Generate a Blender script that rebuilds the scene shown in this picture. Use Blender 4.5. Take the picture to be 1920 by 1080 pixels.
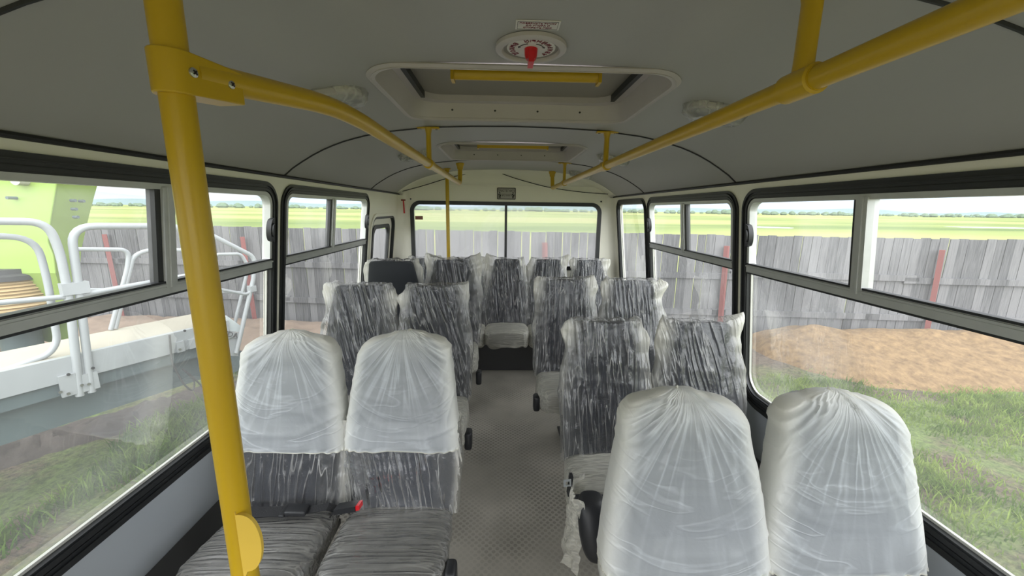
import bpy, bmesh, math, random
from math import sin, cos, pi, radians, sqrt, atan2, exp
from mathutils import Vector, Matrix, noise
for o in list(bpy.data.objects): bpy.data.objects.remove(o)
S = bpy.context.scene
C = S.collection
rnd = random.Random(7)

# ------------------------------------------------------------------ camera
# frame: X to the picture's right, Y along the aisle to the rear of the bus, Z up; floor at z=0
YAW, PITCH, ROLL, FPX = .0302, .1972, .0133, 735.2
CAM = Vector((-.062, 0, 1.56))
fw = Vector((sin(YAW)*cos(PITCH), cos(YAW)*cos(PITCH), -sin(PITCH)))
r0 = Vector((cos(YAW), -sin(YAW), 0)); u0 = r0.cross(fw)
cr = cos(ROLL)*r0 + sin(ROLL)*u0
cu = -sin(ROLL)*r0 + cos(ROLL)*u0
cd = bpy.data.cameras.new('camera'); cam = bpy.data.objects.new('camera', cd); C.objects.link(cam)
m = Matrix((cr, cu, -fw)).transposed().to_4x4(); m.translation = CAM
cam.matrix_world = m
cd.sensor_width = 36; cd.lens = FPX/1920*36; cd.clip_start = .02; cd.clip_end = 12000
S.camera = cam

# ------------------------------------------------------------------ world and exposure
S.view_settings.view_transform = 'Standard'; S.view_settings.look = 'None'
S.view_settings.gamma = 1; S.view_settings.use_curve_mapping = False
S.view_settings.exposure = 0.92
w = bpy.data.worlds.new('overcast_sky'); S.world = w; w.use_nodes = True
nt = w.node_tree; nt.nodes.clear()
def N(nt, t, **k):
    n = nt.nodes.new(t)
    for a, b in k.items():
        if a.startswith('i_'):
            n.inputs[a[2:]].default_value = b
        else: setattr(n, a, b)
    return n
tc = N(nt, 'ShaderNodeTexCoord'); sp = N(nt, 'ShaderNodeSeparateXYZ')
nt.links.new(tc.outputs['Generated'], sp.inputs[0])
mp = N(nt, 'ShaderNodeMapping'); mp.inputs['Scale'].default_value = (2, 2, 14)
nt.links.new(tc.outputs['Generated'], mp.inputs[0])
nz = N(nt, 'ShaderNodeTexNoise', i_Scale=1.6, i_Detail=5.0); nt.links.new(mp.outputs[0], nz.inputs[0])
rp = N(nt, 'ShaderNodeValToRGB'); e = rp.color_ramp.elements
e[0].position = 0.0; e[0].color = (.92, .935, .95, 1)
e[1].position = .10; e[1].color = (.96, .975, 1, 1)
a = rp.color_ramp.elements.new(1.0); a.color = (1.0, 1.0, 1.02, 1)
nt.links.new(sp.outputs[2], rp.inputs[0])
mx = N(nt, 'ShaderNodeMix', data_type='RGBA', blend_type='MULTIPLY'); mx.inputs['Factor'].default_value = .3
cr2 = N(nt, 'ShaderNodeValToRGB'); cr2.color_ramp.elements[0].position = .35; cr2.color_ramp.elements[1].position = .65
cr2.color_ramp.elements[0].color = (.75, .78, .82, 1)
nt.links.new(nz.outputs[0], cr2.inputs[0])
nt.links.new(rp.outputs[0], mx.inputs['A']); nt.links.new(cr2.outputs[0], mx.inputs['B'])
# extra sky glow added high up and behind the camera to brighten the interior
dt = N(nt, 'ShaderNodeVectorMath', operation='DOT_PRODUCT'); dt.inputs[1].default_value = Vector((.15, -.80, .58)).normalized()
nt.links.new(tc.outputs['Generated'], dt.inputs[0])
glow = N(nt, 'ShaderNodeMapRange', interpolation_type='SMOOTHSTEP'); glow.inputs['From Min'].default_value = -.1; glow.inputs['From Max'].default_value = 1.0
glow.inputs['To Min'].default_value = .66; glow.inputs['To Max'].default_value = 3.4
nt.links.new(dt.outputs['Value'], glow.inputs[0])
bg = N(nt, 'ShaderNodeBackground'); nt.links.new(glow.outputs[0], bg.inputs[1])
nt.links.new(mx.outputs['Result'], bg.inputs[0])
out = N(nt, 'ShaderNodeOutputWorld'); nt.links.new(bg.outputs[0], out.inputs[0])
S.cycles.max_bounces = 10; S.cycles.diffuse_bounces = 6; S.cycles.transparent_max_bounces = 32
S.cycles.transmission_bounces = 8; S.cycles.sample_clamp_indirect = 6

# ------------------------------------------------------------------ helpers
def rayd(px, py): return cr*((px-960)/FPX) - cu*((py-540)/FPX) + fw
def aty(px, py, Y): v = rayd(px, py); return CAM + v*(Y/v.y)
def atz(px, py, Z): v = rayd(px, py); return CAM + v*((Z-CAM.z)/v.z)
def atp(px, py, P, n): v = rayd(px, py); return CAM + v*((P-CAM).dot(n)/v.dot(n))

def empty(name, loc=(0, 0, 0), rz=0):
    o = bpy.data.objects.new(name, None); C.objects.link(o); o.location = loc
    o.rotation_euler = (0, 0, rz); o.empty_display_size = .1; return o
def tag(o, label=None, cat=None, group=None, kind=None):
    if label: o['label'] = label
    if cat: o['category'] = cat
    if group: o['group'] = group
    if kind: o['kind'] = kind
    return o
def build(name, verts, faces, mat, parent=None, smooth=True, ang=40, mats=None, fm=None):
    me = bpy.data.meshes.new(name); me.from_pydata([tuple(v) for v in verts], [], faces)
    b = bmesh.new(); b.from_mesh(me); bmesh.ops.recalc_face_normals(b, faces=b.faces); b.to_mesh(me); b.free()
    me.materials.append(mat)
    if mats:
        for q in mats: me.materials.append(q)
        if fm:
            for p, i in zip(me.polygons, fm): p.material_index = i
    if smooth:
        me.shade_smooth(); me.set_sharp_from_angle(angle=radians(ang))
    o = bpy.data.objects.new(name, me); C.objects.link(o)
    if parent: o.parent = parent
    return o
def frame_of(d):
    d = d.normalized(); a = Vector((0, 0, 1)) if abs(d.z) < .9 else Vector((1, 0, 0))
    s = d.cross(a).normalized(); return s, d.cross(s).normalized()
class MB:
    def __init__(s): s.v = []; s.f = []
    def add(s, vs, fs):
        n = len(s.v); s.v += [Vector(q) for q in vs]; s.f += [tuple(n+i for i in q) for q in fs]; return s
    def box(s, x0, x1, y0, y1, z0, z1, bev=0):
        if bev <= 0:
            return s.add([(x, y, z) for x in (x0, x1) for y in (y0, y1) for z in (z0, z1)],
                [(0, 1, 3, 2), (4, 6, 7, 5), (0, 4, 5, 1), (2, 3, 7, 6), (0, 2, 6, 4), (1, 5, 7, 3)])
        b = bmesh.new(); bmesh.ops.create_cube(b, size=1)
        for q in b.verts: q.co = Vector(((x0+x1)/2+q.co.x*(x1-x0), (y0+y1)/2+q.co.y*(y1-y0), (z0+z1)/2+q.co.z*(z1-z0)))
        bmesh.ops.bevel(b, geom=b.edges[:], offset=bev, segments=3, affect='EDGES', profile=.5)
        b.verts.ensure_lookup_table(); vs = [q.co.copy() for q in b.verts]; fs = [[q.index for q in f.verts] for f in b.faces]; b.free()
        return s.add(vs, fs)
    def obox(s, c, ax, ay, az):   # oriented box by half-axis vectors
        c = Vector(c); ax = Vector(ax); ay = Vector(ay); az = Vector(az)
        return s.add([c+i*ax+j*ay+k*az for i in (-1, 1) for j in (-1, 1) for k in (-1, 1)],
            [(0, 1, 3, 2), (4, 6, 7, 5), (0, 4, 5, 1), (2, 3, 7, 6), (0, 2, 6, 4), (1, 5, 7, 3)])
    def tube(s, pts, r, n=12, caps=True, sq=1.0):
        pts = [Vector(p) for p in pts]; L = len(pts); rr = r if isinstance(r, (list, tuple)) else [r]*L
        base = len(s.v); a = None
        for i, p in enumerate(pts):
            d = (pts[min(i+1, L-1)]-pts[max(i-1, 0)])
            d.normalize()
            if a is None: a, b = frame_of(d)
            else:
                a = (a-d*a.dot(d)).normalized(); b = d.cross(a).normalized()
            for k in range(n):
                t = 2*pi*k/n; s.v.append(p+a*rr[i]*cos(t)+b*rr[i]*sq*sin(t))
        for i in range(L-1):
            for k in range(n):
                k2 = (k+1) % n; s.f.append((base+i*n+k, base+i*n+k2, base+(i+1)*n+k2, base+(i+1)*n+k))
        if caps:
            s.f.append(tuple(base+k for k in range(n))[::-1]); s.f.append(tuple(base+(L-1)*n+k for k in range(n)))
        return s
    def cyl(s, p0, p1, r, n=20): return s.tube([p0, p1], r, n)
    def lathe(s, prof, c=(0, 0, 0), n=32, ax='z'):
        base = len(s.v); c = Vector(c)
        for (r, h) in prof:
            for k in range(n):
                t = 2*pi*k/n
                s.v.append(c+(Vector((r*cos(t), r*sin(t), h)) if ax == 'z' else Vector((r*cos(t), h, r*sin(t)))))
        for i in range(len(prof)-1):
            for k in range(n):
                k2 = (k+1) % n; s.f.append((base+i*n+k, base+i*n+k2, base+(i+1)*n+k2, base+(i+1)*n+k))
        s.f.append(tuple(base+k for k in range(n))); s.f.append(tuple(base+(len(prof)-1)*n+k for k in range(n))[::-1])
        return s
    def prism(s, poly, vec):
        n = len(poly); poly = [Vector(p) for p in poly]; vec = Vector(vec)
        return s.add(poly+[p+vec for p in poly], [tuple(range(n))[::-1], tuple(range(n, 2*n))]+[(i, (i+1) % n, n+(i+1) % n, n+i) for i in range(n)])
    def ring(s, po, pi_, po2, pi2):     # closed ring: outer/inner loops at the near side, same at the far side
        n = len(po); vs = list(po)+list(pi_)+list(po2)+list(pi2); fs = []
        for i in range(n):
            j = (i+1) % n
            fs += [(i, j, n+j, n+i), (2*n+i, 3*n+i, 3*n+j, 2*n+j), (i, 2*n+i, 2*n+j, j), (n+i, n+j, 3*n+j, 3*n+i)]
        return s.add(vs, fs)
    def build(s, name, mat, parent=None, smooth=True, ang=40, **k): return build(name, s.v, s.f, mat, parent, smooth, ang, **k)
def rr(a0, a1, b0, b1, r, n=8, rt=None):
    """rounded rectangle (a,b) loop; r at low b, rt at high b"""
    rt = r if rt is None else rt; P = []
    for (ca, cb, t0, q) in ((a1-rt, b1-rt, 0, rt), (a0+rt, b1-rt, 90, rt), (a0+r, b0+r, 180, r), (a1-r, b0+r, 270, r)):
        for i in range(n+1):
            t = radians(t0+90*i/n); P.append((ca+q*cos(t), cb+q*sin(t)))
    return P
def cut(o, cutters):
    dg = bpy.context.evaluated_depsgraph_get
    for c in cutters:
        md = o.modifiers.new('b', 'BOOLEAN'); md.operation = 'DIFFERENCE'; md.object = c; md.solver = 'EXACT'
    bpy.context.view_layer.update()
    me = bpy.data.meshes.new_from_object(o.evaluated_get(dg())); o.modifiers.clear(); o.data = me
    for c in cutters: bpy.data.objects.remove(c)
    return o
def smoothpath(pts, rad=.06, n=6):
    pts = [Vector(p) for p in pts]; out = [pts[0]]
    for i in range(1, len(pts)-1):
        a = (pts[i-1]-pts[i]); b = (pts[i+1]-pts[i]); q = min(rad, a.length*.48, b.length*.48)
        A = pts[i]+a.normalized()*q; B = pts[i]+b.normalized()*q
        for k in range(n+1):
            t = k/n; out.append(A*(1-t)**2+pts[i]*2*t*(1-t)+B*t*t)
    out.append(pts[-1]); return out
def text_mesh(name, body, size, mat, parent, M, align='CENTER', ext=.0004, sx=1):
    cu_ = bpy.data.curves.new(name, 'FONT'); cu_.body = body; cu_.size = size; cu_.align_x = align; cu_.align_y = 'CENTER'; cu_.extrude = ext
    cu_.resolution_u = 2
    t = bpy.data.objects.new(name+'_t', cu_); C.objects.link(t); bpy.context.view_layer.update()
    me = bpy.data.meshes.new_from_object(t.evaluated_get(bpy.context.evaluated_depsgraph_get()))
    bpy.data.objects.remove(t); me.transform(Matrix.Diagonal((sx, 1, 1, 1))); me.transform(M); me.materials.clear(); me.materials.append(mat)
    o = bpy.data.objects.new(name, me); C.objects.link(o)
    if parent: o.parent = parent
    return o

# ------------------------------------------------------------------ materials
def srgb(r, g, b):
    f = lambda c: ((c/255+.055)/1.055)**2.4 if c/255 > .04045 else c/255/12.92
    return (f(r), f(g), f(b), 1)
def newmat(name):
    m = bpy.data.materials.new(name); m.use_nodes = True; m.node_tree.nodes.clear(); return m, m.node_tree
def basic(name, col, rough=.5, metal=0, bump=0, bscale=60, var=.08, vscale=6, spec=.5, trans=0):
    m, t = newmat(name); L = t.links.new
    tc = N(t, 'ShaderNodeTexCoord'); nz = N(t, 'ShaderNodeTexNoise', i_Scale=vscale, i_Detail=4.0); L(tc.outputs['Object'], nz.inputs[0])
    mx = N(t, 'ShaderNodeMix', data_type='RGBA'); mx.inputs['A'].default_value = tuple(c*(1-var) for c in col[:3])+(1,)
    mx.inputs['B'].default_value = tuple(min(1, c*(1+var)) for c in col[:3])+(1,)
    L(nz.outputs[0], mx.inputs['Factor'])
    p = N(t, 'ShaderNodeBsdfPrincipled', i_Roughness=rough, i_Metallic=metal); p.inputs['Specular IOR Level'].default_value = spec
    L(mx.outputs['Result'], p.inputs['Base Color'])
    if bump:
        n2 = N(t, 'ShaderNodeTexNoise', i_Scale=bscale, i_Detail=5.0); L(tc.outputs['Object'], n2.inputs[0])
        b = N(t, 'ShaderNodeBump', i_Strength=bump, i_Distance=.01); L(n2.outputs[0], b.inputs['Height']); L(b.outputs[0], p.inputs['Normal'])
    o = N(t, 'ShaderNodeOutputMaterial'); L(p.outputs[0], o.inputs[0]); return m
M_ceil = basic('grey_ceiling_laminate', srgb(168, 167, 163), .5, bump=.03, bscale=3, var=.03, vscale=1.2)
M_cream = basic('cream_painted_metal', srgb(243, 240, 226), .38, bump=.04, bscale=4, var=.05, vscale=3)
M_wall = basic('grey_wall_laminate', srgb(168, 174, 180), .42, bump=.02, bscale=3, var=.03)
M_rub = basic('black_rubber', srgb(34, 36, 38), .42, var=.15, vscale=12)
M_cord = basic('black_cord', srgb(30, 30, 31), .5)
M_alu = basic('brushed_aluminium', srgb(188, 190, 188), .35, .25, bump=.03, bscale=80, var=.12, vscale=20)
M_aluw = basic('pale_metal_edge', srgb(205, 205, 198), .4, .2)
M_yel = basic('yellow_powder_coat', srgb(196, 160, 24), .33, bump=.02, bscale=20, var=.05)
M_yel2 = basic('pale_yellow_plate', srgb(222, 186, 74), .45)
M_steel = basic('bright_steel', srgb(190, 190, 188), .25, .9)
M_blk = basic('black_plastic', srgb(36, 37, 40), .42, bump=.05, bscale=300)
M_blk2 = basic('dark_graphite_shell', srgb(40, 43, 48), .5, bump=.06, bscale=400)
M_duct = basic('dark_duct', srgb(62, 62, 62), .6)
M_red = basic('red_plastic', srgb(200, 32, 40), .3)
M_redp = basic('red_primer_paint', srgb(122, 66, 62), .6, bump=.1, bscale=20, var=.12)
M_white = basic('white_paint', srgb(146, 150, 151), .4, var=.06)
M_sheet = basic('white_label', srgb(215, 212, 206), .5, var=.02)
M_ink = basic('dark_print', srgb(40, 36, 36), .6)
M_inkr = basic('dark_red_print', srgb(120, 30, 50), .6)
M_greyp = basic('grey_plastic_rim', srgb(186, 180, 178), .45)
M_belt = basic('black_webbing', srgb(30, 31, 34), .6, bump=.3, bscale=250)
M_hatch = basic('grey_brown_hatch_lid', srgb(140, 135, 126), .45, var=.04)
M_lime = basic('lime_green_paint', srgb(136, 160, 80), .4, var=.04, vscale=2)
M_chas = basic('dark_green_grey_paint', srgb(78, 90, 92), .4, bump=.1, bscale=5, var=.25, vscale=3)
M_rope = basic('beige_rope', srgb(168, 146, 108), .8, bump=.3, bscale=60, var=.12, vscale=20)
M_platw = basic('dusty_platform_boards', srgb(160, 155, 140), .8, bump=.2, bscale=20, var=.08, vscale=6)

def fabric():
    m, t = newmat('charcoal_seat_fabric'); L = t.links.new
    tc = N(t, 'ShaderNodeTexCoord'); sp = N(t, 'ShaderNodeSeparateXYZ'); L(tc.outputs['Object'], sp.inputs[0])
    ab = N(t, 'ShaderNodeMath', operation='ABSOLUTE'); L(sp.outputs[0], ab.inputs[0])
    rp = N(t, 'ShaderNodeValToRGB'); e = rp.color_ramp.elements
    e[0].position = .118; e[0].color = srgb(40, 46, 60); e[1].position = .126; e[1].color = srgb(66, 69, 75)
    L(ab.outputs[0], rp.inputs[0])
    nz = N(t, 'ShaderNodeTexNoise', i_Scale=380.0, i_Detail=3.0); L(tc.outputs['Object'], nz.inputs[0])
    mx = N(t, 'ShaderNodeMix', data_type='RGBA', blend_type='MULTIPLY'); mx.inputs['Factor'].default_value = .5
    L(rp.outputs[0], mx.inputs['A']); L(nz.outputs[0], mx.inputs['B'])
    p = N(t, 'ShaderNodeBsdfPrincipled', i_Roughness=.85); p.inputs['Sheen Weight'].default_value = .2
    L(mx.outputs['Result'], p.inputs['Base Color'])
    b = N(t, 'ShaderNodeBump', i_Strength=.35, i_Distance=.003); L(nz.outputs[0], b.inputs['Height']); L(b.outputs[0], p.inputs['Normal'])
    o = N(t, 'ShaderNodeOutputMaterial'); L(p.outputs[0], o.inputs[0]); return m
M_fab = fabric()

def film(name, base, streak, scale, col, rough=.22, lo=.55, hi=.78, bump=.6, face=.5, radial=None, bdist=.006, gl=.5, glint=0.0, swing=0.0):
    """thin crumpled polythene: part clear, part milky, glossy, with folds that are milkier"""
    m, t = newmat(name); L = t.links.new
    tc = N(t, 'ShaderNodeTexCoord')
    if radial is None:
        o2 = N(t, 'ShaderNodeObjectInfo'); sw = N(t, 'ShaderNodeMath', operation='MULTIPLY_ADD'); sw.inputs[1].default_value = swing*2; sw.inputs[2].default_value = -swing; L(o2.outputs['Random'], sw.inputs[0])
        vr = N(t, 'ShaderNodeVectorRotate', rotation_type='Y_AXIS'); L(tc.outputs['Object'], vr.inputs['Vector']); L(sw.outputs[0], vr.inputs['Angle'])
        mp = N(t, 'ShaderNodeMapping'); mp.inputs['Scale'].default_value = scale; L(vr.outputs[0], mp.inputs[0]); vec = mp.outputs[0]
    else:
        sp = N(t, 'ShaderNodeSeparateXYZ'); L(tc.outputs['Object'], sp.inputs[0])
        dz = N(t, 'ShaderNodeMath', operation='SUBTRACT'); dz.inputs[0].default_value = radial; L(sp.outputs[2], dz.inputs[1])
        an = N(t, 'ShaderNodeMath', operation='ARCTAN2'); L(sp.outputs[0], an.inputs[0]); L(dz.outputs[0], an.inputs[1])
        x2 = N(t, 'ShaderNodeMath', operation='MULTIPLY'); L(sp.outputs[0], x2.inputs[0]); L(sp.outputs[0], x2.inputs[1])
        z2 = N(t, 'ShaderNodeMath', operation='MULTIPLY'); L(dz.outputs[0], z2.inputs[0]); L(dz.outputs[0], z2.inputs[1])
        su = N(t, 'ShaderNodeMath', operation='ADD'); L(x2.outputs[0], su.inputs[0]); L(z2.outputs[0], su.inputs[1])
        sq = N(t, 'ShaderNodeMath', operation='SQRT'); L(su.outputs[0], sq.inputs[0])
        cb = N(t, 'ShaderNodeCombineXYZ'); L(an.outputs[0], cb.inputs[0]); L(sq.outputs[0], cb.inputs[1]); L(sp.outputs[1], cb.inputs[2])
        mp = N(t, 'ShaderNodeMapping'); mp.inputs['Scale'].default_value = scale; L(cb.outputs[0], mp.inputs[0]); vec = mp.outputs[0]
    oi = N(t, 'ShaderNodeObjectInfo'); va = N(t, 'ShaderNodeVectorMath', operation='ADD'); L(vec, va.inputs[0])
    ml = N(t, 'ShaderNodeMath', operation='MULTIPLY'); ml.inputs[1].default_value = 37.0; L(oi.outputs['Random'], ml.inputs[0]); L(ml.outputs[0], va.inputs[1])
    nz = N(t, 'ShaderNodeTexNoise', i_Scale=1.0, i_Detail=1.4, i_Roughness=.5, i_Distortion=.2); L(va.outputs[0], nz.inputs[0])
    # ridge = 1-|2n-1|
    a1 = N(t, 'ShaderNodeMath', operation='MULTIPLY_ADD'); a1.inputs[1].default_value = 2; a1.inputs[2].default_value = -1; L(nz.outputs[0], a1.inputs[0])
    a2 = N(t, 'ShaderNodeMath', operation='ABSOLUTE'); L(a1.outputs[0], a2.inputs[0])
    a3 = N(t, 'ShaderNodeMath', operation='SUBTRACT'); a3.inputs[0].default_value = 1; L(a2.outputs[0], a3.inputs[1])
    rp = N(t, 'ShaderNodeMapRange'); rp.inputs['From Min'].default_value = lo; rp.inputs['From Max'].default_value = hi; L(a3.outputs[0], rp.inputs[0])
    if radial is not None:
        # gathers fade out below the knot; shallow sagging creases take over
        fd = N(t, 'ShaderNodeMapRange', interpolation_type='SMOOTHSTEP'); fd.inputs['From Min'].default_value = .12; fd.inputs['From Max'].default_value = .38
        fd.inputs['To Min'].default_value = 1.0; fd.inputs['To Max'].default_value = .22; L(sq.outputs[0], fd.inputs[0])
        fx = N(t, 'ShaderNodeMath', operation='MULTIPLY'); L(rp.outputs[0], fx.inputs[0]); L(fd.outputs[0], fx.inputs[1]); rp = fx
        mq = N(t, 'ShaderNodeMapping'); mq.inputs['Scale'].default_value = (1.2, 15, 3); L(cb.outputs[0], mq.inputs[0])
        vq = N(t, 'ShaderNodeVectorMath', operation='ADD'); L(mq.outputs[0], vq.inputs[0]); L(ml.outputs[0], vq.inputs[1])
        nq = N(t, 'ShaderNodeTexNoise', i_Scale=1.0, i_Detail=2.0, i_Distortion=.6); L(vq.outputs[0], nq.inputs[0])
        q1 = N(t, 'ShaderNodeMath', operation='MULTIPLY_ADD'); q1.inputs[1].default_value = 2; q1.inputs[2].default_value = -1; L(nq.outputs[0], q1.inputs[0])
        q2 = N(t, 'ShaderNodeMath', operation='ABSOLUTE'); L(q1.outputs[0], q2.inputs[0])
        q3 = N(t, 'ShaderNodeMapRange'); q3.inputs['From Min'].default_value = .08; q3.inputs['From Max'].default_value = 0; q3.inputs['To Max'].default_value = .6; L(q2.outputs[0], q3.inputs[0])
        q4 = N(t, 'ShaderNodeMath', operation='MULTIPLY'); L(q3.outputs[0], q4.inputs[0])
        q5 = N(t, 'ShaderNodeMath', operation='SUBTRACT'); q5.inputs[0].default_value = 1.1; L(fd.outputs[0], q5.inputs[1]); L(q5.outputs[0], q4.inputs[1])
        fz = N(t, 'ShaderNodeMath', operation='ADD'); L(fx.outputs[0], fz.inputs[0]); L(q4.outputs[0], fz.inputs[1]); rp = fz
        a4 = N(t, 'ShaderNodeMath', operation='MULTIPLY'); L(a3.outputs[0], a4.inputs[0]); L(fd.outputs[0], a4.inputs[1]); a3 = N(t, 'ShaderNodeMath', operation='MULTIPLY_ADD'); a3.inputs[1].default_value = .5; L(q4.outputs[0], a3.inputs[0]); L(a4.outputs[0], a3.inputs[2])
    # big patches
    n2 = N(t, 'ShaderNodeTexNoise', i_Scale=5.5, i_Detail=3.0); L(tc.outputs['Object'], n2.inputs[0])
    r2 = N(t, 'ShaderNodeMapRange'); r2.inputs['From Min'].default_value = .38; r2.inputs['From Max'].default_value = .66; L(n2.outputs[0], r2.inputs[0])
    r2.inputs['To Min'].default_value = .15
    st = N(t, 'ShaderNodeMath', operation='MULTIPLY'); L(rp.outputs[0], st.inputs[0]); L(r2.outputs[0], st.inputs[1])
    s1 = N(t, 'ShaderNodeMath', operation='MULTIPLY'); s1.inputs[1].default_value = streak; L(st.outputs[0], s1.inputs[0])
    lw = N(t, 'ShaderNodeLayerWeight', i_Blend=.35)
    s2 = N(t, 'ShaderNodeMath', operation='MULTIPLY'); s2.inputs[1].default_value = face; L(lw.outputs['Facing'], s2.inputs[0])
    s3 = N(t, 'ShaderNodeMath', operation='ADD'); L(s1.outputs[0], s3.inputs[0]); L(s2.outputs[0], s3.inputs[1])
    at_ = N(t, 'ShaderNodeAttribute'); at_.attribute_name = 'slack'
    sk = N(t, 'ShaderNodeMath', operation='MULTIPLY_ADD'); sk.inputs[1].default_value = .80; sk.inputs[2].default_value = base; L(at_.outputs['Fac'], sk.inputs[0])
    s4 = N(t, 'ShaderNodeMath', operation='ADD', use_clamp=True); L(sk.outputs[0], s4.inputs[1]); L(s3.outputs[0], s4.inputs[0])
    n3 = N(t, 'ShaderNodeTexNoise', i_Scale=45.0, i_Detail=4.0, i_Distortion=1.0); L(tc.outputs['Object'], n3.inputs[0])
    hb = N(t, 'ShaderNodeMath', operation='MULTIPLY_ADD'); hb.inputs[1].default_value = .16; L(n3.outputs[0], hb.inputs[0]); L(a3.outputs[0], hb.inputs[2])
    hc = N(t, 'ShaderNodeMath', operation='MULTIPLY_ADD'); hc.inputs[1].default_value = glint; L(n2.outputs[0], hc.inputs[0]); L(hb.outputs[0], hc.inputs[2]); hb = hc
    b = N(t, 'ShaderNodeBump', i_Strength=bump, i_Distance=bdist); L(hb.outputs[0], b.inputs['Height'])
    cm = N(t, 'ShaderNodeMix', data_type='RGBA'); cm.inputs['A'].default_value = col; cm.inputs['B'].default_value = (.97, .955, .87, 1); L(at_.outputs['Fac'], cm.inputs['Factor'])  # cream tint painted in for light shining through the loose edges
    df = N(t, 'ShaderNodeBsdfDiffuse'); L(cm.outputs['Result'], df.inputs[0]); L(b.outputs[0], df.inputs['Normal'])
    tr = N(t, 'ShaderNodeBsdfTranslucent'); L(cm.outputs['Result'], tr.inputs[0]); L(b.outputs[0], tr.inputs['Normal'])
    md = N(t, 'ShaderNodeMixShader'); md.inputs[0].default_value = .45; L(df.outputs[0], md.inputs[1]); L(tr.outputs[0], md.inputs[2])
    tp = N(t, 'ShaderNodeBsdfTransparent')
    m1 = N(t, 'ShaderNodeMixShader'); L(s4.outputs[0], m1.inputs[0]); L(tp.outputs[0], m1.inputs[1]); L(md.outputs[0], m1.inputs[2])
    gs = N(t, 'ShaderNodeBsdfGlossy', i_Roughness=rough); L(b.outputs[0], gs.inputs['Normal'])
    fr = N(t, 'ShaderNodeFresnel', i_IOR=1.5); L(b.outputs[0], fr.inputs['Normal'])
    fm = N(t, 'ShaderNodeMath', operation='MULTIPLY_ADD', use_clamp=True); fm.inputs[1].default_value = gl; fm.inputs[2].default_value = .03; L(fr.outputs[0], fm.inputs[0])
    m2 = N(t, 'ShaderNodeMixShader'); L(fm.outputs[0], m2.inputs[0]); L(m1.outputs[0], m2.inputs[1]); L(gs.outputs[0], m2.inputs[2])
    o = N(t, 'ShaderNodeOutputMaterial'); L(m2.outputs[0], o.inputs[0]); return m
WCOL = (.86, .88, .88, 1)
M_film = film('clear_crumpled_film', .05, .50, (34, 10, 2.2), (.93, .93, .91, 1), .2, .935, 1.0, 1.0, .14, bdist=.012, gl=.8, glint=1.3, swing=.28)
M_filmc = film('clear_cushion_film', .24, .34, (2.2, 46, 46), (.9, .88, .82, 1), .22, .90, 1.0, 1., .2, bdist=.01, gl=.9)
M_creamf = film('loose_milky_film', .55, .4, (7, 50, 50), (.9, .88, .78, 1), .35, .80, 1., .9, .3, bdist=.01, gl=.4)
M_bag = film('milky_bag_film', .50, .42, (7, 1.8, 3), (.80, .85, .89, 1), .33, .88, 1., .55, .22, radial=1.10, bdist=.008, gl=.35)

def glass(name, dust, smear):
    m, t = newmat(name); L = t.links.new
    tc = N(t, 'ShaderNodeTexCoord'); nz = N(t, 'ShaderNodeTexNoise', i_Scale=1.7, i_Detail=6.0, i_Distortion=.6); L(tc.outputs['Object'], nz.inputs[0])
    mr = N(t, 'ShaderNodeMapRange'); mr.inputs['From Min'].default_value = .48; mr.inputs['From Max'].default_value = .78
    mr.inputs['To Min'].default_value = dust; mr.inputs['To Max'].default_value = dust+smear; L(nz.outputs[0], mr.inputs[0])
    tp = N(t, 'ShaderNodeBsdfTransparent'); tp.inputs[0].default_value = (.97, .99, .98, 1)
    tr = N(t, 'ShaderNodeBsdfTranslucent'); tr.inputs[0].default_value = (.92, .94, .96, 1)
    m1 = N(t, 'ShaderNodeMixShader'); L(mr.outputs[0], m1.inputs[0]); L(tp.outputs[0], m1.inputs[1]); L(tr.outputs[0], m1.inputs[2])
    gs = N(t, 'ShaderNodeBsdfGlossy', i_Roughness=.02); fr = N(t, 'ShaderNodeFresnel', i_IOR=1.3)
    f2 = N(t, 'ShaderNodeMath', operation='MULTIPLY'); f2.inputs[1].default_value = .22; L(fr.outputs[0], f2.inputs[0])
    m2 = N(t, 'ShaderNodeMixShader'); L(f2.outputs[0], m2.inputs[0]); L(m1.outputs[0], m2.inputs[1]); L(gs.outputs[0], m2.inputs[2])
    o = N(t, 'ShaderNodeOutputMaterial'); L(m2.outputs[0], o.inputs[0]); return m
M_glass = glass('side_window_glass', .07, .16)
M_glassr = glass('dusty_rear_glass', .38, .2)

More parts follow.
